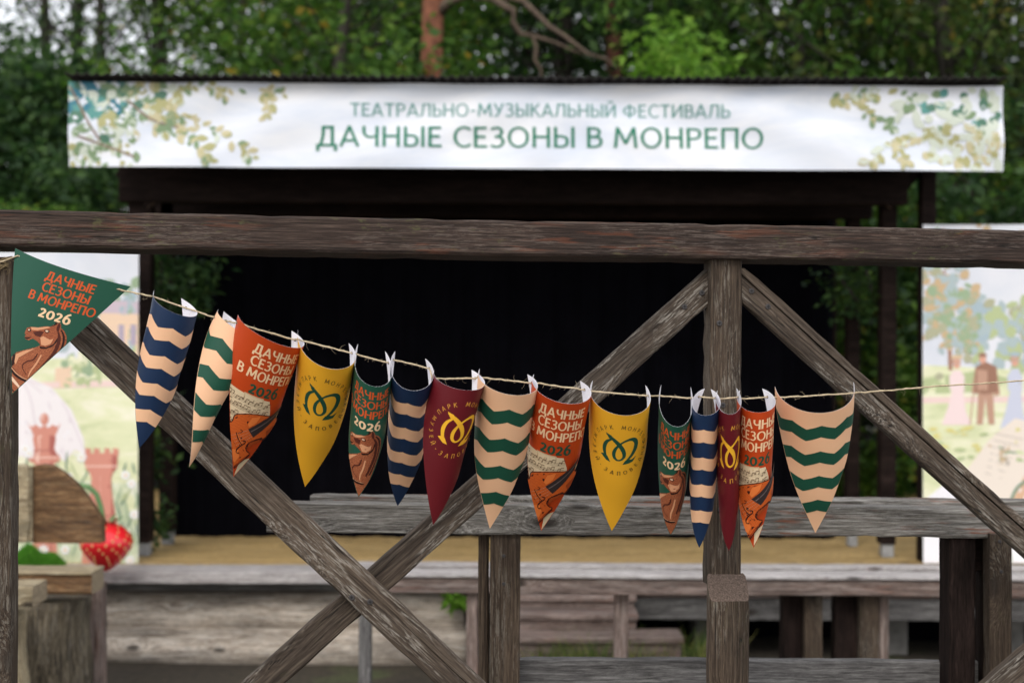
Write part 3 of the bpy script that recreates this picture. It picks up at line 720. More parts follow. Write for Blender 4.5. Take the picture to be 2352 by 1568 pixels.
for (xa, wa, xb, wb, d, lab) in ((1822, 48, 1870, 40, 7.42, 'pair of upright posts nearest the tall railing post, under the low railing'), (1947, 58, 1998, 45, 7.40, 'three posts standing together under the low railing, left of the right corner posts')):
    t = thing('post_cluster', lab, 'posts', (P(xa, 800, d).x, d, 0), 'posts under the low railing')
    y1 = 1356
    fpost(xa, wa, d + .06, y1, t, 'stage_stain', .1); fpost(xb, wb, d, y1, t, 'post_wood', .09)
    if xa > 1900: fpost(2031, 22, d + .05, y1, t, 'red_plank', .08)

# ------------------------------------------------------------------ ground
def ground():
    n = 60; v, f = [], []
    for j in range(n + 1):
        for i in range(n + 1):
            X = (i / n - .5); Y = (j / n - .3); X = math.copysign(abs(X * 2) ** 2.2 * 150, X); Y = math.copysign(abs(Y * 1.4) ** 2.2 * 300, Y)
            v.append((X, Y, .03 * math.sin(X * 1.3) * math.sin(Y * .9) - .03))
    for j in range(n):
        for i in range(n): f.append((j * (n + 1) + i, j * (n + 1) + i + 1, (j + 1) * (n + 1) + i + 1, (j + 1) * (n + 1) + i))
    m, nt, b, N, L = nodes_of('soil_and_grass'); tc = N('TexCoord'); a = N('TexNoise', Scale=1.4, Detail=8); c = N('TexNoise', Scale=22, Detail=5)
    L(tc.outputs['Object'], a.inputs[0]); L(tc.outputs['Object'], c.inputs[0])
    r1 = ramp(N, [(.3, (.035, .027, .019)), (.56, (.05, .04, .025)), (.7, (.07, .09, .03))]); L(a.outputs[0], r1.inputs[0])
    mx = N('Mix', data_type='RGBA', blend_type='MULTIPLY'); mx.inputs[0].default_value = .8; r2 = ramp(N, [(.3, .4), (.7, 1.3)]); L(c.outputs[0], r2.inputs[0])
    L(r1.outputs[0], mx.inputs[6]); L(r2.outputs[0], mx.inputs[7]); L(mx.outputs[2], b.inputs['Base Color']); b.inputs['Roughness'].default_value = .95
    tag(link('ground', pydata('ground', v, f, True), None, [m]), kind='structure')
ground()
def grass():
    v, f = [], []
    def blade(x, y, h, w):
        a = rnd.uniform(0, 6.28); dx, dy = math.cos(a) * w, math.sin(a) * w; lx, ly = rnd.gauss(0, h * .28), rnd.gauss(0, h * .28); b = len(v)
        v.extend([(x - dx, y - dy, -.02), (x + dx, y + dy, -.02), (x + lx * .4 + dx * .7, y + ly * .4 + dy * .7, h * .6), (x + lx * .4 - dx * .7, y + ly * .4 - dy * .7, h * .6), (x + lx, y + ly, h)])
        f.extend([(b, b + 1, b + 2, b + 3), (b + 3, b + 2, b + 4)])
    for k in range(2600):
        d = rnd.uniform(8.05, 8.75); x = P(rnd.triangular(1180, 1600, 1300), 0, d).x; blade(x, d, rnd.choice((.10, .14, .2, .28)) * rnd.uniform(.8, 1.15), .005)
    for k in range(160):
        d = rnd.uniform(8.3, 8.9); x = P(rnd.uniform(1590, 1720), 0, d).x; blade(x, d, rnd.uniform(.08, .3), .006)
    tag(link('grass', pydata('grass', v, f), None, ['grass_blade']), 'tufts of fresh grass in front of the stage steps', 'grass', kind='stuff')
grass()

# ------------------------------------------------------------------ the stage
DS = 9.1
def zat(y, d): return EYE + (CY - y) / F * d
def xat(x, d): return (x - CX) / F * d
ST = thing('open_stage', 'dark timber open air stage with corrugated roof behind the railings', 'stage', (0, 10.5, 0))
def sbox(name, x0, x1, y0, y1, z0, z1, mat, parent=ST):
    v, f = [], []; box_into(v, f, x0, x1, y0, y1, z0, z1)
    o = link(name, pydata(name, v, f), None, [mat]); place(o, Matrix.Identity(4), parent)
    bv = o.modifiers.new('bevel', 'BEVEL'); bv.width = .006; bv.segments = 1; return o
zf = .565
# deck boards
v, f = [], []
yy = 9.12
while yy < 13.5:
    w_ = .125; box_into(v, f, -5.6, 5.6, yy, yy + w_ - .004, zf - .04, zf + rnd.uniform(-.001, .001)); yy += w_
o = link('deck', pydata('deck', v, f), None, ['deck_wood']); place(o, Matrix.Identity(4), ST)
beam('edge_plank', Vector((xat(214, 8.82), 8.8, zf - .035)), Vector((5.6, 8.8, zf - .030)), .072, .31, 'pale_plank', ST)
beam('edge_plank', Vector((-5.6, 8.8, zf - .035)), Vector((xat(213, 8.82), 8.8, zf - .035)), .072, .31, 'pale_plank', ST)
beam('front_board', Vector((-5.6, 9.0, zf - .11)), Vector((xat(1070, 9), 9.0, zf - .11)), .075, .05, 'plank_grey', ST)
beam('front_board', Vector((xat(1180, 8.95), 8.95, zat(1396, 8.95))), Vector((5.6, 8.95, zat(1400, 8.95))), px(48, 8.95), .05, 'plank_grey', ST)
beam('front_board', Vector((xat(1180, 9.0), 9.0, zat(1362, 9.0))), Vector((5.6, 9.0, zat(1366, 9.0))), px(16, 9.0), .05, 'red_plank', ST)
def log(x0, x1, y, z, r_, mat='log_wood'):
    K, n = 60, 60; v, f = [], []; ph = [rnd.uniform(0, 6) for _ in range(4)]; cr = {rnd.randint(50, 59): .035, rnd.randint(0, 5): .05, rnd.randint(6, 12): .03}
    for j in range(K + 1):
        x = (x1 - x0) * j / K
        for k in range(n):
            t = 2 * math.pi * k / n; rr = r_ * (1 + .025 * math.sin(x * 2 + ph[0] + t * 2) + .02 * math.sin(x * 5 + ph[1] + t * 3) + rnd.gauss(0, .004))
            if k in cr: rr *= 1 - cr[k] * max(0, math.sin(x * 1.1 + k * 2)) ** .5
            v.append((x, -math.cos(t) * rr, math.sin(t) * rr))
    for j in range(K):
        for k in range(n): f.append((j * n + k, (j + 1) * n + k, (j + 1) * n + (k + 1) % n, j * n + (k + 1) % n))
    f.append(tuple(range(n))); f.append(tuple(K * n + k for k in range(n))[::-1])
    o = link('log', pydata('log', v, f, True), None, [mat]); place(o, Matrix.Translation((x0, y, z)), ST); return o
log(-5.4, xat(1068, 9.1), 9.16, zat(1414, 9.05), .135); log(-5.4, xat(1074, 9.1), 9.10, zat(1494, 9.0), .145)
sbox('sill_board', -5.6, xat(1070, 9), 9.32, 9.36, -.02, zf - .05, 'stage_stain')
for x in (1625, 2062, 2330):
    d = 9.3; sbox('stone_pier', xat(x - 26, d), xat(x + 26, d), d, d + .3, -.05, zf - .05, 'stone')
sbox('under_stage_shade', xat(1080, 9), 5.6, 9.75, 9.8, -.05, zf - .05, 'curtain_black')  # black sheet standing in for the deep shade beneath the deck
# back curtain with folds, side walls, ceiling
v, f = [], []
xa, xb = xat(404, 10.4), xat(1916, 10.4); n = 160
for i in range(n + 1):
    x = xa + (xb - xa) * i / n; y = 10.42 + .03 * math.sin(i * .55) + .015 * math.sin(i * 1.7)
    v += [(x, y, zf), (x, y, 3.35)]
for i in range(n): f.append((2 * i, 2 * i + 2, 2 * i + 3, 2 * i + 1))
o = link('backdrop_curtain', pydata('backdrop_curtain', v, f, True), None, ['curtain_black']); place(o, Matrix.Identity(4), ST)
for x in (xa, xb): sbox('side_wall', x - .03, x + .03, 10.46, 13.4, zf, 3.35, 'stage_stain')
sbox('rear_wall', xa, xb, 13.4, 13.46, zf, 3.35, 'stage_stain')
# roof: corrugated sheet
v, f = [], []
x0, x1 = xat(148, 8.67), xat(2307, 8.67); per = .060; n = 600; zr = zat(178, 8.67)
for i in range(n + 1):
    x = x0 + (x1 - x0) * i / n; w_ = .007 * math.sin((x - x0) / per * 2 * math.pi); dz = -.010 * ((x - (x0 + x1) / 2) / 3.2) ** 2 * -1
    v += [(x, 8.65, zr + w_ + dz), (x, 13.8, zr + w_ - .16 + dz), (x, 8.65, zr + w_ + dz - .006), (x, 13.8, zr + w_ - .166 + dz)]
for i in range(n):
    a = 4 * i; f += [(a, a + 4, a + 5, a + 1), (a + 2, a + 3, a + 7, a + 6), (a, a + 2, a + 6, a + 4)]
o = link('roof', pydata('roof', v, f, True), None, ['roof_metal']); place(o, Matrix.Identity(4), ST)
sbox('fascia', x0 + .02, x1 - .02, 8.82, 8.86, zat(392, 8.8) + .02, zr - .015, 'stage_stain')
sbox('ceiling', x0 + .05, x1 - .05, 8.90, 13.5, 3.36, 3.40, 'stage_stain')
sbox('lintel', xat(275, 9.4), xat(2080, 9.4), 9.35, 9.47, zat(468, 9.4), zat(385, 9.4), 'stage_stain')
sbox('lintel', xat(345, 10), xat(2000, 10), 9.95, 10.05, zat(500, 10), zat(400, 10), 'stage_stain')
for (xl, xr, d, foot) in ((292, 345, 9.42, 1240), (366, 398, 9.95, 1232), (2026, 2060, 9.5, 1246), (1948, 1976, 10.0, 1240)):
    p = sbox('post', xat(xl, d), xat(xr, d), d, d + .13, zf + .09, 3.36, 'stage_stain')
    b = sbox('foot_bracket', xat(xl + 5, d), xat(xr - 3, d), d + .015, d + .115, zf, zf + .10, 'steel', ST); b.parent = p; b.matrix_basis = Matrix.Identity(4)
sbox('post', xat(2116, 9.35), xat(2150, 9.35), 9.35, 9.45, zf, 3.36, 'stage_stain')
for s, xa_, xb_ in ((1, 282, 345), (-1, 2098, 2040)):     # knee braces under the eave
    d = 9.38; A = P(xa_ - s * 10, 392, d); B = P(xb_, 470, d)
    beam('knee_brace', A, B, .07, .07, 'stage_stain', ST)

# steps up to the stage
SP = thing('wooden_steps', 'low brown wooden steps leading up to the stage', 'steps', (xat(1330, 8.6), 8.6, 0))
def step(x0, x1, d, ytop, ybot, par=SP):
    z1 = zat(ytop, d); z0 = zat(ybot, d)
    beam('tread', Vector((xat(x0, d), d - .02, z1 - .018)), Vector((xat(x1, d), d - .02, z1 - .018)), .036, .27, 'red_plank', par, bev=.006)
    beam('riser', Vector((xat(x0, d), d + .01, (z0 + z1 - .036) / 2)), Vector((xat(x1 - 4, d), d + .01, (z0 + z1 - .036) / 2)), z1 - z0 - .036, .04, 'red_plank', par)
step(1190, 1463, 8.74, 1366, 1404); step(1190, 1468, 8.52, 1408, 1456); step(1190, 1572, 8.32, 1461, 1512)

# ------------------------------------------------------------------ stage banner
for nm, c in dict(b_white=(236, 240, 248), b_text=(38, 128, 100), b_text2=(96, 156, 148), b_teal=(66, 128, 148), b_green=(134, 158, 122), b_olive=(180, 178, 128), b_sand=(206, 198, 160),
                  b_dgreen=(88, 128, 108), b_pale=(214, 222, 208), b_branch=(140, 118, 104), b_sea=(96, 156, 150)).items(): printed(nm, c, .6, .08)
def wash(name, stops, scale=1.6, stretch=(1, 1, 1), rough=.6, det=6):
    m, nt, b, N, L = nodes_of(name); uv = N('UVMap'); mp = N('Mapping'); mp.inputs['Scale'].default_value = stretch
    no = N('TexNoise', Scale=scale, Detail=det, Roughness=.62, Distortion=.6); L(uv.outputs[0], mp.inputs[0]); L(mp.outputs[0], no.inputs['Vector'])
    rp = ramp(N, [(p, srgb(*c)) for p, c in stops]); L(no.outputs['Fac'], rp.inputs[0]); L(rp.outputs[0], b.inputs['Base Color']); b.inputs['Roughness'].default_value = rough
    MAT[name] = m
wash('b_cloth', [(.36, (222, 230, 243)), (.5, (234, 239, 248)), (.64, (246, 248, 252))], 1.0, (.35, 1.2, 1))
def cloth(name, corners, d, art, label, cat, fold, base, nu=40, nv=10, ycuts=8):
    """corners: px TL, TR, BR, BL at depth d; art in px"""
    x0 = min(c[0] for c in corners); x1 = max(c[0] for c in corners); y0 = min(c[1] for c in corners); y1 = max(c[1] for c in corners)
    TL, TR, BR, BL = corners
    def fn(u, v, lay):
        s, t = (u - x0) / (x1 - x0), (v - y0) / (y1 - y0)
        X = lerp(lerp(TL[0], TR[0], s), lerp(BL[0], BR[0], s), t); Y = lerp(lerp(TL[1], TR[1], s), lerp(BL[1], BR[1], s), t)
        p = P(X, Y, d); p.y += fold(s, t) - lay * .0004 - (.002 if lay > .5 else 0); return p
    uc = [x0 + (x1 - x0) * i / nu for i in range(1, nu)]; vc = [y0 + (y1 - y0) * i / nv for i in range(1, nv)]
    b = Art(); b.layer = 0; b.poly([(x0, y0), (x1, y0), (x1, y1), (x0, y1)], base); bk = Art(); bk.layer = -6; bk.poly([(x0, y0), (x1, y0), (x1, y1), (x0, y1)], 'b_white')
    clips = [((x1 - 1, 0), (1, 0)), ((x0 + 1, 0), (-1, 0)), ((0, y0 + 1), (0, -1)), ((0, y1 - 1), (0, 1))]
    al = Art(); al.items = b.items + art.items + bk.items
    me = art_mesh(name, al, fn, None, uc, vc, [((x1, 0), (1, 0)), ((x0, 0), (-1, 0)), ((0, y0), (0, -1)), ((0, y1), (0, 1))], .01)
    # the last back face must look away
    o = link(name, me); tag(o, label, cat); return o
rb = random.Random(5)
def sprig(art, pts, n, l, pal, wide=.55, drop=0):
    """leaves along a branch line"""
    for i in range(n):
        t = rb.random(); k = min(int(t * (len(pts) - 1)), len(pts) - 2); q = t * (len(pts) - 1) - k
        x = lerp(pts[k][0], pts[k + 1][0], q); y = lerp(pts[k][1], pts[k + 1][1], q); ll = l * rb.uniform(.6, 1.2)
        a = math.atan2(pts[k + 1][1] - pts[k][1], pts[k + 1][0] - pts[k][0]) + rb.choice((-1, 1)) * rb.uniform(.4, 1.3)
        art.flock([(x, y, ll, ll * wide, a, 0)], [rb.choice(pal)])
def stage_banner():
    a = Art()
    deep = ['b_teal', 'b_dgreen', 'b_green', 'b_sea']; mid = ['b_olive', 'b_green', 'b_sand']; pal = ['b_sand', 'b_pale', 'b_olive']
    for (n, xr, yr, l, p) in ((26, (160, 300), (185, 275), 52, deep), (34, (240, 420), (195, 290), 50, mid + ['b_dgreen']), (14, (160, 260), (190, 260), 48, ['b_teal', 'b_sea']), (10, (160, 320), (280, 350), 40, ['b_pale', 'b_green']), (34, (160, 300), (330, 382), 26, ['b_green', 'b_pale', 'b_olive'])):
        for i in range(int(n * 1.7)): a.flock([(rb.uniform(*xr), rb.gauss(sum(yr) / 2, (yr[1] - yr[0]) / 3.2), l * rb.uniform(.35, 1.0), l * .48, rb.uniform(0, 6.28), 0)], [rb.choice(p + ['b_pale'])])
    for i in range(26): a.flock([(rb.uniform(165, 420), rb.uniform(200, 330), rb.uniform(8, 20), 9, rb.uniform(0, 6.28), 0)], ['b_white'])
    for br in ([(160, 200), (200, 280), (230, 330)], [(290, 230), (350, 280), (420, 300)], [(180, 320), (260, 350), (310, 370)]): a.stroke([(x, y, 5) for x, y in br], 'b_branch')
    sprig(a, [(340, 250), (420, 290), (470, 350), (480, 380)], 34, 28, mid); sprig(a, [(400, 260), (480, 300), (560, 345), (580, 372)], 30, 24, pal + mid); sprig(a, [(330, 300), (400, 310), (440, 330)], 16, 26, mid)
    sprig(a, [(400, 195), (480, 200), (560, 205), (650, 215)], 20, 24, mid); sprig(a, [(590, 200), (620, 235), (615, 270)], 22, 24, ['b_olive', 'b_sand']); sprig(a, [(480, 196), (520, 222)], 9, 22, mid)
    # right side
    for (n, xr, yr, l, p) in ((34, (2080, 2300), (205, 290), 44, ['b_green', 'b_sea', 'b_pale', 'b_dgreen', 'b_pale']), (30, (2120, 2300), (285, 370), 42, ['b_sand', 'b_olive', 'b_pale']), (16, (2170, 2290), (300, 370), 36, ['b_sand', 'b_olive'])):
        for i in range(int(n * 1.7)): a.flock([(rb.uniform(*xr), rb.gauss(sum(yr) / 2, (yr[1] - yr[0]) / 3.2), l * rb.uniform(.35, 1.0), l * .48, rb.uniform(0, 6.28), 0)], [rb.choice(p + ['b_pale'])])
    for i in range(12): a.flock([(rb.uniform(2080, 2300), rb.uniform(210, 370), rb.uniform(8, 14), 5, rb.uniform(0, 6.28), 0)], ['b_white'])
    sprig(a, [(2150, 300), (2080, 320), (2020, 350), (1995, 375)], 34, 26, ['b_sand', 'b_olive', 'b_pale']); sprig(a, [(2100, 310), (2060, 345), (2085, 385)], 20, 24, ['b_sand', 'b_olive'])
    sprig(a, [(1905, 215), (1950, 225), (1985, 250), (2010, 270)], 26, 26, ['b_olive', 'b_green', 'b_sand']); sprig(a, [(1950, 205), (2040, 208), (2100, 215)], 18, 26, ['b_green', 'b_pale', 'b_olive'])
    sprig(a, [(2090, 215), (2060, 260), (2050, 285)], 14, 26, ['b_pale', 'b_green'])
    a.text('ТЕАТРАЛЬНО-МУЗЫКАЛЬНЫЙ ФЕСТИВАЛЬ', 1241, 252, 872, 32, 'b_text2', .125)
    a.text('ДАЧНЫЕ СЕЗОНЫ В МОНРЕПО', 1240, 317, 1028, 50, 'b_text', .14)
    def fold(s, t):
        return .010 * math.sin((s * 26 - t * 5)) * (.4 + .6 * t) + .006 * math.sin(s * 61 + t * 7 + 1) * (1 - t) + .008 * math.sin((s - .5) * 34 * (1 if s > .5 else -1) - t * 9)
    cloth('stage_banner', ((158, 188), (2303, 199), (2306, 393), (157, 382)), 8.76, a, 'long white festival banner with green lettering under the stage roof', 'banner', fold, 'b_cloth', 110, 10)
stage_banner()

# ------------------------------------------------------------------ painted backdrops on both sides of the stage
for nm, c in dict(k_peach=(238, 208, 180), k_roof=(206, 190, 200), k_window=(180, 168, 184), k_wall=(244, 214, 178), k_path=(240, 214, 206), k_pink=(214, 146, 128), k_pinkhi=(242, 204, 188), k_pinkdk=(178, 104, 94), k_parasol=(242, 236, 236), k_parasol2=(226, 216, 220),
                  k_leafgreen=(158, 180, 146), k_leafdk=(126, 152, 130), k_daisy=(248, 248, 246), k_daisyc=(222, 180, 80), k_blue=(172, 190, 198), k_blue2=(178, 194, 196), k_autumn=(206, 180, 142), k_autumn2=(180, 180, 150), k_trunk=(170, 128, 108), k_dress=(244, 222, 220),
                  k_dress2=(208, 212, 228), k_suit=(160, 120, 100), k_suit2=(196, 156, 134), k_skin=(226, 172, 150), k_hair=(204, 166, 148), k_hat=(222, 196, 160), k_book=(240, 228, 214), k_book2=(224, 184, 150), k_bookink=(186, 176, 164), k_cloth=(244, 242, 246), k_hedge=(186, 198, 150), k_yellow=(222, 214, 140)).items(): printed(nm, c, .6, .1)
wash('k_sky', [(.3, (214, 220, 230)), (.7, (238, 238, 242))], .5)
wash('k_field', [(.32, (206, 214, 166)), (.5, (230, 232, 192)), (.66, (246, 242, 220))], 1.6, (.6, 1.6, 1))
wash('k_meadow', [(.3, (170, 190, 154)), (.48, (212, 220, 186)), (.66, (242, 242, 226))], 2.6, (1, .7, 1))
def chess(a, outline, axis, m='k_pink'):
    a.poly(outline, m)
def left_backdrop():
    a = Art()
    a.poly([(-300, 830), (330, 820), (330, 1320), (-300, 1320)], 'k_field'); a.poly([(-300, 1080), (330, 1110), (330, 1320), (-300, 1320)], 'k_meadow')
    for i in range(60): a.flock([(rb.uniform(-250, 318), rb.uniform(760, 800), rb.uniform(20, 50), 34, rb.uniform(0, 6.28), 0)], [rb.choice(['k_hedge', 'k_leafgreen', 'k_blue2'])])
    for i in range(26): a.flock([(rb.uniform(225, 318), rb.uniform(655, 720), rb.uniform(16, 40), 26, rb.uniform(0, 6.28), 0)], [rb.choice(['k_blue', 'k_blue2', 'k_leafgreen'])])
    a.poly([(228, 718), (330, 716), (330, 838), (225, 830)], 'k_peach'); a.poly([(222, 718), (250, 690), (330, 692), (330, 722)], 'k_roof'); a.poly([(226, 790), (330, 792), (330, 800), (226, 797)], 'k_wall')
    for x in (244, 272, 300): a.poly([(x, 745), (x + 13, 745), (x + 13, 792), (x, 792)], 'k_window'); a.poly([(x - 3, 740), (x + 16, 740), (x + 16, 744), (x - 3, 744)], 'k_wall')
    a.poly([(-300, 885), (330, 872), (330, 886), (-300, 902)], 'k_path')
    for i in range(46): a.flock([(rb.uniform(150, 260), rb.uniform(825, 872), rb.uniform(12, 34), 20, rb.uniform(0, 6.28), 0)], [rb.choice(['k_hedge', 'k_leafgreen', 'k_field'])])
    a.poly([(128, 850), (170, 850), (172, 890), (126, 890)], 'k_kiosk') if 'k_kiosk' in MAT else a.poly([(128, 845), (165, 842), (166, 888), (126, 890)], 'k_peach')
    # lace parasol
    par = [(-120, 1010), (-60, 910), (10, 866), (60, 862), (120, 890), (165, 940), (192, 1005), (196, 1045), (172, 1032), (150, 1060), (120, 1040), (92, 1066), (50, 1046), (0, 1070), (-60, 1050)]
    a.poly(par, 'k_parasol')
    for e in ((192, 1030), (150, 1055), (92, 1060), (20, 1064), (-60, 1050)): a.stroke([(44, 862, 2), (44 + (e[0] - 44) * .62, 862 + (e[1] - 862) * .3, 3.5), (e[0], e[1], 2.5)], 'k_parasol2')
    for i in range(40):
        t = rb.random(); x = rb.uniform(-60, 180); y = rb.uniform(960, 1040); a.flock([(x, y, 9, 6, rb.uniform(0, 6), 0)], ['k_cloth' if t < .5 else 'k_parasol2'])
    # tall grass and daisies
    for i in range(200):
        x = rb.uniform(-100, 320); y = rb.uniform(1080, 1290); a.flock([(x, y, rb.uniform(24, 60), 5, -math.pi / 2 + rb.gauss(0, .35), 0)], [rb.choice(['k_leafgreen', 'k_leafdk', 'k_hedge', 'k_meadow', 'k_leafgreen'])])
    def lathe_shape(cx, prof):
        a.poly([(cx - w, y) for w, y in prof] + [(cx + w, y) for w, y in prof[::-1]], 'k_pink')
        a.poly([(cx - w * .55, y) for w, y in prof] + [(cx - w * .1, y) for w, y in prof[::-1]], 'k_pinkhi')
        a.poly([(cx + w * .45, y) for w, y in prof] + [(cx + w * .95, y) for w, y in prof[::-1]], 'k_pinkdk')
    # queen
    lathe_shape(103, [(20, 988), (26, 1006), (24, 1020), (22, 1030), (27, 1040), (36, 1048), (34, 1058), (22, 1064), (18, 1090), (20, 1150), (30, 1300)])
    a.poly([(66, 972), (74, 980), (84, 974), (94, 982), (103, 975), (112, 982), (122, 974), (132, 980), (140, 971), (128, 1000), (80, 1000)], 'k_pink'); a.ellipse(103, 962, 10, 14, 'k_pink'); a.ellipse(101, 960, 5, 9, 'k_pinkhi')
    a.stroke([(70, 1050, 3), (136, 1050, 3)], 'k_pinkhi'); a.stroke([(78, 1034, 2.5), (128, 1034, 2.5)], 'k_pinkdk')
    # rook
    lathe_shape(233, [(38, 1040), (38, 1062), (36, 1074), (28, 1084), (23, 1096), (24, 1120), (28, 1150), (33, 1180), (38, 1200), (42, 1230), (44, 1300)])
    for x in (196, 216, 240, 260): a.poly([(x, 1028), (x + 13, 1030), (x + 13, 1046), (x, 1046)], 'k_pink')
    a.stroke([(196, 1070, 3), (272, 1070, 3)], 'k_pinkhi'); a.stroke([(200, 1184, 3), (266, 1184, 3)], 'k_pinkdk')
    for (x, y) in ((52, 1265), (100, 1262), (108, 1278), (150, 1262), (160, 1150), (158, 1096), (304, 1110), (290, 1090), (70, 1040), (60, 1030), (310, 1180), (188, 1050), (206, 1240), (140, 1290), (300, 1285), (288, 1240)):
        for k in range(9): a.flock([(x, y, 13, 5, k * .698 + rb.uniform(-.1, .1), 0)], ['k_daisy'])
        a.ellipse(x, y, 3.5, 3, 'k_daisyc', 0, 8)
    cloth('painted_backdrop', ((-260, 578), (318, 578), (318, 1296), (-260, 1296)), 9.16, a, 'left painted backdrop with pink chess pieces, meadow and lace parasol', 'backdrop', lambda s, t: .006 * math.sin(s * 14 + t * 5) + .004 * math.sin(s * 31), 'k_sky', 20, 12)['group'] = 'painted backdrops beside the stage'
left_backdrop()
def right_backdrop():
    a = Art(); X0, X1 = 2120, 2720
    for i in range(110):
        x = rb.uniform(2200, X1); a.flock([(x, rb.uniform(730 + 40 * math.sin(x * .03), 850), rb.uniform(18, 50), 36, rb.uniform(0, 6.28), 0)], [rb.choice(['k_blue', 'k_blue2', 'k_blue2', 'k_hedge'])])
    for i in range(40): a.flock([(rb.uniform(2300, 2400), rb.uniform(700, 780), rb.uniform(16, 40), 30, rb.uniform(0, 6.28), 0)], [rb.choice(['k_blue2', 'k_hedge', 'k_autumn2'])])
    a.poly([(X0, 838), (2200, 842), (2400, 852), (X1, 850), (X1, 1300), (X0, 1300)], 'k_field')
    a.poly([(X0, 870), (2250, 850), (2330, 872), (2250, 900), (X0, 905)], 'k_hedge')
    a.poly([(X0, 912), (X1, 905), (X1, 918), (X0, 926)], 'k_path')
    a.stroke([(2183, 850, 9), (2180, 770, 8), (2174, 700, 6), (2170, 620, 4)], 'k_trunk')
    for i in range(210):
        u_ = rb.gauss(2168, 34); y_ = rb.gauss(690, 62); a.flock([(u_, y_, rb.uniform(10, 34), 22, rb.uniform(0, 6.28), 0)], [rb.choice(['k_autumn', 'k_autumn2', 'k_leafgreen', 'k_autumn', 'k_blue2'])])
    for i in range(50): a.flock([(rb.uniform(2190, 2240), rb.uniform(720, 800), rb.uniform(10, 26), 16, rb.uniform(0, 6.28), 0)], [rb.choice(['k_leafgreen', 'k_blue2', 'k_autumn2'])])
    # strollers in period dress
    def lady(x, y0, y1, m, hat):
        h = y1 - y0; a.poly([(x - 10, y0 + h * .22), (x + 10, y0 + h * .22), (x + 13, y0 + h * .45), (x + 20, y0 + h * .8), (x + 32, y1), (x - 34, y1), (x - 20, y0 + h * .75), (x - 9, y0 + h * .45)], m)
        a.poly([(x + 8, y0 + h * .24), (x + 17, y0 + h * .3), (x + 17, y0 + h * .52), (x + 10, y0 + h * .5)], m); a.poly([(x - 8, y0 + h * .24), (x - 17, y0 + h * .3), (x - 16, y0 + h * .5), (x - 9, y0 + h * .5)], m)
        a.ellipse(x, y0 + h * .13, 8, 10, 'k_skin'); a.ellipse(x - 1, y0 + h * .09, 10, 8, 'k_hair'); a.ellipse(x, y0 + h * .03, 14, 5, hat)
    lady(2197, 815, 975, 'k_dress', 'k_hat'); lady(2330, 808, 985, 'k_dress2', 'k_blue')
    a.poly([(2239, 845), (2263, 832), (2288, 845), (2296, 905), (2284, 910), (2280, 895), (2284, 974), (2270, 974), (2262, 910), (2256, 974), (2242, 974), (2246, 890), (2238, 905), (2230, 900)], 'k_suit2')
    a.poly([(2240, 842), (2263, 830), (2288, 842), (2292, 900), (2264, 905), (2236, 902)], 'k_suit'); a.ellipse(2256, 824, 8, 11, 'k_skin'); a.ellipse(2256, 815, 10, 5, 'k_suit'); a.stroke([(2234, 905, 2.5), (2226, 975, 2.5)], 'k_suit2')
    for i in range(40): a.flock([(rb.uniform(X0, 2330), rb.uniform(985, 1060), rb.uniform(14, 40), 10, rb.uniform(-.3, .3), 0)], [rb.choice(['k_hedge', 'k_yellow', 'k_field'])])
    # white cloth and open book
    a.poly([(X0, 1150), (2180, 1100), (2250, 1080), (2400, 1040), (X1, 1000), (X1, 1300), (X0, 1300)], 'k_cloth')
    a.poly([(2198, 1105), (2270, 1010), (2330, 960), (2420, 980), (2400, 1060), (2320, 1165), (2260, 1140)], 'k_book'); a.poly([(2330, 1165), (2410, 1060), (2560, 1020), (2560, 1170), (2400, 1200)], 'k_book')
    a.poly([(2198, 1105), (2260, 1140), (2325, 1168), (2325, 1180), (2255, 1155), (2196, 1120)], 'k_book2'); a.poly([(2400, 990), (2428, 985), (2340, 1165), (2318, 1165)], 'k_book2')
    for i in range(20): a.flock([(2300 + rb.gauss(0, 12), 1045 + rb.gauss(0, 10), 22, 6, rb.uniform(0, 6.28), 0)], [rb.choice(['k_autumn', 'k_bookink', 'k_leafgreen'])])
    for k in range(7): a.stroke([(2262 + k * 4, 1085 - k * 15, 1.6), (2300 + k * 8, 1098 - k * 15, 1.6)], 'k_bookink')
    for k in range(4): a.ellipse(2160 + k * 12, 1195 + (k % 2) * 8, 6, 14, 'k_autumn')
    a.stroke([(2330, 1190, 7), (2318, 1240, 7), (2322, 1290, 7)], 'k_leafgreen'); a.stroke([(2318, 1160, 6), (2335, 1120, 7), (2370, 1095, 6)], 'k_leafdk')
    for i in range(50): a.flock([(rb.uniform(2200, 2600), rb.uniform(520, 560), rb.uniform(12, 30), 14, rb.uniform(0, 6.28), 0)], [rb.choice(['k_autumn', 'k_autumn2', 'k_sky'])])
    cloth('painted_backdrop', ((X0, 516), (X1, 516), (X1, 1292), (X0, 1292)), 9.16, a, 'right painted backdrop with strolling couple, tree and open book', 'backdrop', lambda s, t: .006 * math.sin(s * 12 + t * 4) + .004 * math.sin(s * 29), 'k_sky', 20, 12)['group'] = 'painted backdrops beside the stage'
right_backdrop()

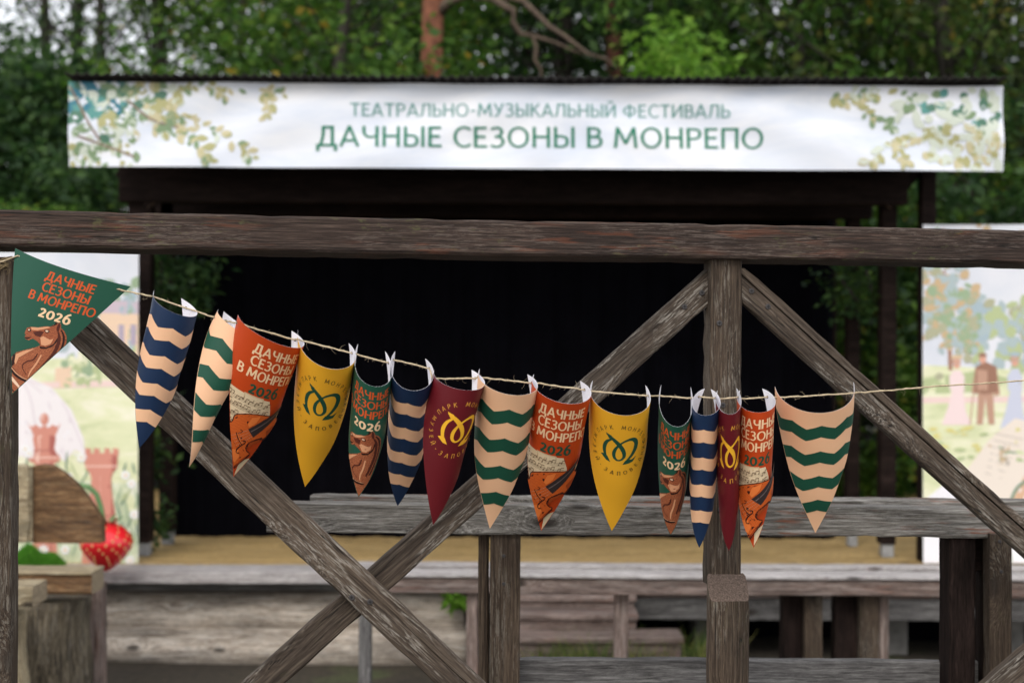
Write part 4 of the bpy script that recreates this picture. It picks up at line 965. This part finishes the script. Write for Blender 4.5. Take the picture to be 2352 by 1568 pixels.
# ------------------------------------------------------------------ strawberry, turf mat, timber armchair
def strawberry():
    d = 8.62; c = P(244, 1254, d); rx = px(60, d); v, f = [], []; K, n = 26, 32
    prof = []
    for j in range(K + 1):
        t = j / K; z = lerp(1.0, -1.0, t); s = (1 - t)
        r_ = (math.sin(min(1, t * 2.35) * math.pi / 2) ** .62) if t < .42 else max(0, (1 - ((t - .42) / .58) ** 1.55)) ** .82
        prof.append((r_, z))
    for r_, z in prof:
        for k in range(n):
            a = 2 * math.pi * k / n; v.append((math.cos(a) * r_ * rx, math.sin(a) * r_ * rx, z * px(59, d)))
    for j in range(K):
        for k in range(n): f.append((j * n + k, j * n + (k + 1) % n, (j + 1) * n + (k + 1) % n, (j + 1) * n + k)[::-1])
    root = thing('giant_strawberry', 'big glossy red strawberry prop with pale seeds on the stage edge', 'strawberry', (c.x, c.y, c.z - px(59, d)))
    o = link('fruit', pydata('fruit', v, f, True), None, ['strawberry_red']); place(o, Matrix.Translation(c), root)
    sv, sf, seeds = [], [], []
    for j in range(3, 22, 2):
        r_, z = prof[j]; m = max(3, int(r_ * 13))
        for k in range(m):
            a = 2 * math.pi * (k + (j // 2 % 2) * .5) / m; p = Vector((math.cos(a) * r_ * rx, math.sin(a) * r_ * rx, z * px(59, d))); nn = Vector((math.cos(a), math.sin(a), .25)).normalized()
            sd = nn.cross(Vector((0, 0, 1))).normalized(); upv = sd.cross(nn)
            Ms = Matrix((sd, upv, nn)).transposed().to_4x4(); Ms.translation = p; seeds.append(Ms)
    if True:
            for (q, h) in (((0, 1.5), 0), ((.75, .3), 0), ((.5, -1), 0), ((-.5, -1), 0), ((-.75, .3), 0), ((0, 0), 1)): sv.append((q[0] * .0085, q[1] * .0085, .0075 * h + .0005))
            for k2 in range(5): sf.append((k2, 5, (k2 + 1) % 5))
    sm = pydata('seed', sv, sf, True); sm.materials.append(MAT['seed_yellow'])
    for Ms in seeds:
        o2 = bpy.data.objects.new('seed', sm); C.objects.link(o2); o2.parent = o; o2.matrix_basis = Ms
    tv, tf = [], []
    top = c + Vector((-px(6, d), 0, px(50, d)))
    tube_into(tv, tf, [top, P(236, 1190, d), P(232, 1165, d), P(222, 1135, d), P(205, 1118, d), P(182, 1114, d), P(150, 1120, d + .03)], px(6, d), 8)
    o3 = link('stalk', pydata('stalk', tv, tf, True), None, ['stalk_green']); place(o3, Matrix.Identity(4), root)
    cv, cf = [], []
    for k in range(9):
        a = 2 * math.pi * k / 9; b = len(cv); dx, dy = math.cos(a), math.sin(a); q = Vector((-dy, dx, 0)) * .018; base = c + Vector((0, 0, px(52, d)))
        cv += [base + q * .5, base - q * .5, base + Vector((dx, dy, 0)) * .075 - q + Vector((0, 0, .018)), base + Vector((dx, dy, 0)) * .075 + q + Vector((0, 0, .018)), base + Vector((dx, dy, 0)) * .135 + Vector((0, 0, .05))]
        cf += [(b, b + 1, b + 2, b + 3), (b + 3, b + 2, b + 4)]
    o4 = link('leafy_cap', pydata('leafy_cap', cv, cf), None, ['stalk_green']); place(o4, Matrix.Identity(4), root)
strawberry()
def turf_mat():
    v, f = [], []; d0 = 8.78
    def hgt(x): return px(8 + 40 * max(0, 1 - abs(x - 72) / 80) ** .8 + 6 * math.sin(x * .11), d0)
    z0 = zf + .002
    for k in range(16000):
        x = rnd.uniform(-60, 152); d = d0 + rnd.uniform(0, .26); p = P(x, 0, d); e = max(0, 1 - ((d - d0 - .13) / .13) ** 2) ** .5
        h = hgt(x) * e * .9; zz = z0 + rnd.random() * h if d < d0 + .1 else z0 + h; b = len(v); a = rnd.uniform(0, 6.28); w_ = .0035
        X = p.x; L_ = rnd.uniform(.02, .035); lx, ly = rnd.gauss(0, .012), -abs(rnd.gauss(0, .012)) if d < d0 + .1 else rnd.gauss(0, .01)
        v += [(X - w_ * math.cos(a), d - w_ * math.sin(a), zz - .01), (X + w_ * math.cos(a), d + w_ * math.sin(a), zz - .01), (X + lx, d + ly, zz + L_)]; f.append((b, b + 1, b + 2))
    tag(link('turf_mound', pydata('turf_mound', v, f), None, ['turf']), 'small mound of bright green artificial turf on the stage edge', 'turf')
turf_mat()
def armchair():
    d = 7.7
    t = thing('timber_armchair', 'rustic armchair of heavy brown planks and stump legs at far left', 'armchair', (xat(60, d), d, 0))
    # backrest: quarter-round slab, outline in px, real thickness
    out = [(72, 1070), (95, 1066), (120, 1070), (148, 1088), (175, 1112), (200, 1143), (220, 1172), (234, 1195), (236, 1247), (160, 1248), (72, 1246)]
    pl = []
    for i, p in enumerate(out): pl.append(p)
    def slab(name, o, dd, T, mat, front=None):
        v = [tuple(P(x, y, dd)) for x, y in o]; n = len(v); v += [(x, y + T, z) for x, y, z in v]
        f = [tuple(range(n))[::-1], tuple(range(n, 2 * n))] + [(i, (i + 1) % n, n + (i + 1) % n, n + i) for i in range(n)]
        c = P(sum(p[0] for p in o) / n, sum(p[1] for p in o) / n, dd); me = pydata(name, [Vector(q) - c for q in v], f)
        bm = bmesh.new(); bm.from_mesh(me); bmesh.ops.recalc_face_normals(bm, faces=bm.faces); bm.to_mesh(me); bm.free()
        ob = link(name, me, None, [mat]); place(ob, Matrix.Translation(c), t)
        b = ob.modifiers.new('bevel', 'BEVEL'); b.width = .008; b.segments = 2; b.limit_method = 'ANGLE'; b.angle_limit = R(50); return ob
    slab('side_panel', out, d + .02, .07, 'seat_wood')
    slab('backrest', [(-160, 1066), (56, 1066), (64, 1072), (67, 1100), (64, 1150), (68, 1200), (62, 1246), (-160, 1246)], d - .03, .05, 'edge_wood')
    slab('side_panel', [(64.5, 1070), (72.5, 1070), (72.5, 1246), (64.5, 1246)], d - .01, .03, 'edge_wood')
    z = zat(1345, d - .2)
    beam('seat', Vector((xat(-200, d), d - .22, zat(1346, d - .22))), Vector((xat(213, d - .22), d - .22, zat(1346, d - .22))), px(46, d - .22), .22, 'seat_wood', t, bev=.012, cap='end_tan')
    # thin paler board on top of the seat
    beam('seat_board', Vector((xat(-200, d), d - .23, zat(1321, d - .23))), Vector((xat(212, d - .23), d - .23, zat(1321, d - .23))), .014, .24, 'edge_wood', t, bev=.005, cap='end_tan')
    beam('step_slab', Vector((xat(-200, d), d - .75, zat(1374, d - .75))), Vector((xat(77, d - .75), d - .75, zat(1374, d - .75))), px(46, d - .75), .22, 'edge_wood', t, bev=.01, cap='end_tan')
    def stump(x0, x1, ytop, dd, mat='stump_wood'):
        K, n = 14, 26; r_ = px((x1 - x0) / 2, dd); c = P((x0 + x1) / 2, ytop, dd); H = c.z; v, f = [], []
        for j in range(K + 1):
            s = j / K
            for k in range(n):
                a = 2 * math.pi * k / n; rr = r_ * (1 + .10 * math.sin(a * 2 + 1) * (1 - s) + .05 * math.sin(a * 5 + s * 2) + .07 * math.sin(s * 6) + rnd.gauss(0, .006))
                v.append((s * H, math.cos(a) * rr, math.sin(a) * rr))
        for j in range(K):
            for k in range(n): f.append((j * n + k, j * n + (k + 1) % n, (j + 1) * n + (k + 1) % n, (j + 1) * n + k))
        f.append(tuple(range(n))[::-1]); f.append(tuple(K * n + k for k in range(n)))
        o = link('stump_leg', pydata('stump_leg', v, f, True), None, [mat])
        M = Matrix(((0, 0, 1, c.x), (0, 1, 0, c.y), (1, 0, 0, 0), (0, 0, 0, 1))); place(o, M, t)
    stump(38, 206, 1372, d + .02); stump(-150, 58, 1400, d - .55, 'edge_wood')
armchair()
pt = P(217, 1342, 7.95)
beam_o = beam('timber_post', Vector((pt.x, pt.y, 0)), pt, px(36, 7.95), .1, 'red_plank', None, bev=.008); tag(beam_o, 'slim grey timber post beside the rustic armchair', 'post')

# ------------------------------------------------------------------ plants
def leaf_cloud(name, centres, mat, size, aspect=.55, droop=.3, seed=1, normal_up=.6):
    """centres: array (n, 3) of leaf positions"""
    r = np.random.default_rng(seed); n = len(centres)
    d = r.normal(size=(n, 3)); d[:, 2] = d[:, 2] * .5 - droop; d /= np.linalg.norm(d, axis=1)[:, None]
    nn = r.normal(size=(n, 3)) * .7; nn[:, 2] += normal_up; s = np.cross(d, nn); s /= np.linalg.norm(s, axis=1)[:, None] + 1e-9
    l = size * r.uniform(.6, 1.3, size=(n, 1)); w_ = l * aspect * .5; up = np.cross(s, d)
    v = np.stack([centres, centres + d * l * .45 + s * w_ + up * l * .08, centres + d * l - up * l * .1, centres + d * l * .45 - s * w_ + up * l * .08], 1).reshape(-1, 3)
    me = bpy.data.meshes.new(name); me.vertices.add(4 * n); me.vertices.foreach_set('co', v.astype(np.float32).ravel())
    me.loops.add(4 * n); me.loops.foreach_set('vertex_index', np.arange(4 * n, dtype=np.int32)); me.polygons.add(n)
    me.polygons.foreach_set('loop_start', np.arange(0, 4 * n, 4, dtype=np.int32)); me.update(calc_edges=True); me.validate()
    me.materials.append(MAT[mat]); return me
def tree_parts(seed, H, crown_r, z0, tr, nleaf, size, leaf, bark, ncl=60, aspect=.55, droop=.3, conic=0.0, spread=.11):
    r = random.Random(seed); v, f = [], []; bend = [(r.gauss(0, .02) * H, r.gauss(0, .02) * H) for _ in range(4)]
    def trunk_at(s):
        k = min(int(s * 3), 2); q = s * 3 - k; return Vector((lerp(bend[k][0], bend[k + 1][0], q) * (s > 0), lerp(bend[k][1], bend[k + 1][1], q), s * H)) if s > 0 else Vector((0, 0, 0))
    bend[0] = (0, 0)
    tube_into(v, f, [trunk_at(i / 12) - (Vector((0, 0, .2)) if i == 0 else Vector()) for i in range(13)], [tr * (1.25 if i == 0 else (1 - .85 * i / 12)) for i in range(13)], 9)
    cl = []
    for k in range(ncl):
        s = z0 / H + (1 - z0 / H) * (k + r.random()) / ncl; t = (s - z0 / H) / (1 - z0 / H)
        env = crown_r * ((1 - t) ** .8 if conic else math.sqrt(max(.02, 1 - (2 * t - .9) ** 2 / 1.25)))
        a = r.uniform(0, 6.28); rr = env * r.uniform(.55, 1.05); base = trunk_at(max(.05, s - .06 - .1 * (1 - t)))
        tip = base + Vector((math.cos(a) * rr, math.sin(a) * rr, (s * H - base.z) + r.gauss(0, .15) - (conic * rr * .35)))
        mid = base.lerp(tip, .5) + Vector((r.gauss(0, .06), r.gauss(0, .06), r.uniform(0, .12))) * rr
        tube_into(v, f, [base, mid, tip], [tr * .28 * (1.1 - t), tr * .15 * (1.1 - t), .006], 5, False)
        for q in (.55, .8, 1.0):
            c = base.lerp(mid, q * 2) if q < .5 else mid.lerp(tip, (q - .5) * 2); cl.append((c, rr))
    rg = np.random.default_rng(seed); idx = rg.integers(0, len(cl), nleaf); cc = np.array([c for c, _ in cl])[idx]; sp = spread * crown_r
    pts = cc + rg.normal(size=(nleaf, 3)) * np.array([sp, sp, sp * .55])
    tm = pydata('trunk', v, f, True); tm.materials.append(MAT[bark])
    return tm, leaf_cloud('crown', pts, leaf, size, aspect, droop, seed)
TREES = {}
def tree_kind(key, *a, **k): TREES[key] = tree_parts(*a, **k)
tree_kind('broad', 3, 9.5, 2.6, 1.2, .13, 16000, .13, 'leaf_mid', 'bark', ncl=90)
tree_kind('broad2', 4, 11, 2.8, 1.6, .15, 15000, .13, 'leaf_olive', 'bark', ncl=90)
tree_kind('dark', 5, 13, 2.6, 1.0, .16, 17000, .14, 'leaf_dark', 'bark', ncl=110)
tree_kind('dark2', 6, 12, 2.9, .8, .16, 17000, .14, 'leaf_dark', 'bark', ncl=110)
tree_kind('willow', 7, 9, 2.6, 1.0, .14, 14000, .17, 'leaf_willow', 'bark', ncl=90, aspect=.26, droop=.9)
tree_kind('rowan', 8, 5.0, 1.15, 1.0, .05, 5200, .125, 'leaf_bright', 'bark', ncl=46, aspect=.42, droop=.25, conic=.3, spread=.2)
tree_kind('thin', 9, 12, 2.2, 2.2, .11, 5200, .085, 'leaf_dark', 'bark', ncl=70)
tree_kind('thin2', 10, 13, 2.3, 3.4, .13, 5200, .085, 'leaf_mid', 'bark', ncl=60)
tree_kind('shrub', 12, 3.2, 1.4, .2, .05, 9000, .095, 'leaf_mid', 'bark', ncl=50)
tree_kind('shrub2', 13, 3.6, 1.5, .2, .05, 9000, .095, 'leaf_dark', 'bark', ncl=50)
def tree(key, x, d, label, rot=0, s=1.0, group='trees behind the stage', name='leafy_tree', cat='tree'):
    o = thing(name, label, cat, (xat(x, d), d, 0), group); o.rotation_euler.z = rot; o.scale = (s, s, s)
    tm, cm = TREES[key]
    for n, me in (('trunk', tm), ('crown', cm)):
        c = bpy.data.objects.new(n, me); C.objects.link(c); c.parent = o
    return o
tree('broad', 800, 15.8, 'mid green leafy tree left of the orange pine trunk', 1.0)
tree('rowan', 1552, 13.9, 'bright fresh green young tree rising above the middle of the stage roof', 2.0, 1.0, name='young_tree')
tree('willow', 1850, 17, 'green tree with drooping narrow leaves above the right half of the roof', .5)
tree('broad2', 2180, 16, 'olive green tree with yellowing leaves above the right end of the roof', 2.6)
tree('broad2', 2480, 17, 'olive green tree at the far right edge', 4.6)
tree('shrub', 70, 13.5, 'leafy bush left of the stage, below the left end of the banner', .3, 1.0, 'bushes beside the stage', 'leafy_bush', 'bush')
tree('shrub2', 290, 14.5, 'dark bush seen through the gap behind the left stage posts', 2.3, 1.1, 'bushes beside the stage', 'leafy_bush', 'bush')
tree('shrub', 2030, 13.8, 'bush seen between the right stage posts', 1.3, 1.05, 'bushes beside the stage', 'leafy_bush', 'bush')
tree('shrub2', 2230, 14.2, 'dark bush above the right painted backdrop', 3.3, 1.25, 'bushes beside the stage', 'leafy_bush', 'bush')
tree('shrub', 2440, 14, 'bush beyond the right edge of the right painted backdrop', 5.3, 1.2, 'bushes beside the stage', 'leafy_bush', 'bush')
for x, d, k, lab in ((38, 19, 'thin', 'thin dark trunked tree at the far left edge'), (205, 22, 'thin2', 'bare dark trunk with sparse leaves left of the roof end'), (272, 20, 'thin', 'slender tree over the left end of the banner'), (330, 23, 'thin2', 'slim straight trunk against the bright sky gap'), (385, 19.5, 'thin2', 'thickest dark trunk in the bright sky gap'), (-130, 20, 'thin', 'thin tree outside the left edge')):
    tree(k, x, d, lab, rnd.uniform(0, 6), rnd.uniform(.95, 1.1), 'slender trees in the sky gap', 'slender_tree')
for i, (x, d, k) in enumerate(((1060, 22, 'dark'), (1290, 19, 'dark2'), (1480, 23, 'dark'), (1650, 20, 'dark2'), (1980, 22, 'dark'), (2150, 24, 'dark2'), (2350, 21, 'dark'), (660, 24, 'dark2'), (560, 19, 'broad'), (2560, 23, 'dark2'), (940, 25, 'dark'), (1180, 27, 'dark2'), (1780, 27, 'dark'), (2450, 28, 'dark'), (1400, 30, 'dark2'), (2050, 30, 'dark2'), (2700, 26, 'dark'), (1560, 32, 'dark'), (860, 32, 'dark2'))):
    tree(k, x, d, 'dark green leafy tree in the dense woods behind the stage roof', rnd.uniform(0, 6), rnd.uniform(.9, 1.15))
for x, d, k in ((10, 16.5, 1.35), (120, 17, 1.5), (-120, 17, 1.6), (230, 18, 1.4)): tree('shrub2', x, d, 'dark undergrowth bush far left behind the stage', rnd.uniform(0, 6), k, 'undergrowth far left', 'leafy_bush', 'bush')

def pine(x, d, xtop, r0, label, bark, seed, limbs=()):
    o = thing('pine_tree', label, 'tree', (xat(x, d), d, 0), 'pines behind the stage'); r = random.Random(seed)
    H = 16; lean = (xtop - x) / F * d
    v, f = [], []; pts = [Vector((lean * (i / 14) ** 1.5 * 2.2 + r.gauss(0, .015), r.gauss(0, .02), H * i / 14 - .1)) for i in range(15)]
    tube_into(v, f, pts, [r0 * (1.15 - .6 * i / 14) * r.uniform(.95, 1.06) for i in range(15)], 14)
    link('trunk', pydata('trunk', v, f, True), o, [bark])
    for lm in limbs:
        v, f = [], []
        for br, ra in lm:
            w = [P(a, b, d + dd) - Vector(o.location) for a, b, dd in br]
            tube_into(v, f, w, [ra * (1 - .7 * i / (len(w) - 1)) for i in range(len(w))], 7)
        link('limb', pydata('limb', v, f, True), o, ['dead_branch'])
    n = 6000; rg = np.random.default_rng(seed); c = rg.normal(size=(60, 3)) * np.array([1.3, 1.3, 1.3]) + np.array([lean * 2, 0, H - 2.2]); pts2 = c[rg.integers(0, 60, n)] + rg.normal(size=(n, 3)) * .3
    cm = leaf_cloud('crown', pts2, 'leaf_dark', .14, .12, 0, seed); q = bpy.data.objects.new('crown', cm); C.objects.link(q); q.parent = o
    v, f = [], []
    for k in range(14):
        t = pts[9 + k % 5]; tip = Vector(c[k * 4]); tube_into(v, f, [t, t.lerp(tip, .5) + Vector((0, 0, .2)), tip], [.05, .03, .01], 5)
    link('limb', pydata('limb', v, f, True), o, [bark])
pine(992, 14.2, 986, .115, 'orange barked pine trunk rising behind the middle of the roof', 'pine_bark', 21, limbs=(
    [([(1000, 40, 0), (1030, 4, -.1), (1075, -12, -.2), (1130, -2, -.3), (1160, 18, -.3), (1185, 32, -.3)], .06)],
    [([(1130, -4, -.3), (1180, 25, -.3), (1178, 50, -.25), (1195, 78, -.25), (1222, 82, -.2), (1232, 110, -.2), (1228, 138, -.2), (1242, 158, -.2), (1246, 190, -.2)], .036),
     ([(1160, -8, -.3), (1200, 2, -.3), (1230, 30, -.3), (1262, 62, -.3), (1295, 82, -.3), (1325, 105, -.3), (1350, 124, -.3), (1392, 136, -.3), (1420, 160, -.3)], .034),
     ([(1222, 82, -.2), (1275, 98, -.2), (1320, 118, -.25), (1345, 126, -.28)], .020)]))
pine(1405, 17.5, 1406, .10, 'dark red barked pine trunk to the right of the twisted branch', 'pine_bark_dark', 22)

# climbing greenery on the stage posts and hanging under the eave
def vine(name, pts_px, n, spread, label, mat='leaf_dark', size=.07):
    rg = np.random.default_rng(len(label)); c = np.array([P(*rg_) for rg_ in pts_px]); idx = rg.integers(0, len(c), n)
    pts = c[idx] + rg.normal(size=(n, 3)) * spread; o = thing(name, label, 'climbing plant', tuple(c[0]), 'climbing greenery on the stage')
    me = leaf_cloud('foliage', pts - c[0], mat, size, .5, .4, 3); q = bpy.data.objects.new('foliage', me); C.objects.link(q); q.parent = o
    v, f = [], []; tube_into(v, f, [Vector(p) - Vector(c[0]) for p in c], .012, 6); link('stem', pydata('stem', v, f, True), o, ['bark'])
vine('climbing_plant', [(352, 1200, 9.7), (350, 1050, 9.7), (352, 900, 9.7), (356, 760, 9.7), (380, 660, 9.6), (420, 640, 9.6), (450, 660, 9.6)], 900, .07, 'dark green creeper climbing the left stage posts')
vine('climbing_plant', [(380, 600, 9.7), (420, 690, 9.7), (440, 640, 9.7), (470, 620, 9.7)], 350, .07, 'leafy spray hanging beside the left stage posts')
vine('climbing_plant', [(1930, 640, 9.7), (1970, 690, 9.7), (2010, 700, 9.7), (1990, 620, 9.7)], 420, .08, 'leafy spray hanging between the right stage posts')
# little weeds at the log wall
vine('weed', [(1046, 1385, 8.9), (1040, 1372, 8.9), (1052, 1378, 8.9)], 90, .025, 'bright green weed sprouting at the end of the stage logs', 'leaf_bright', .07)
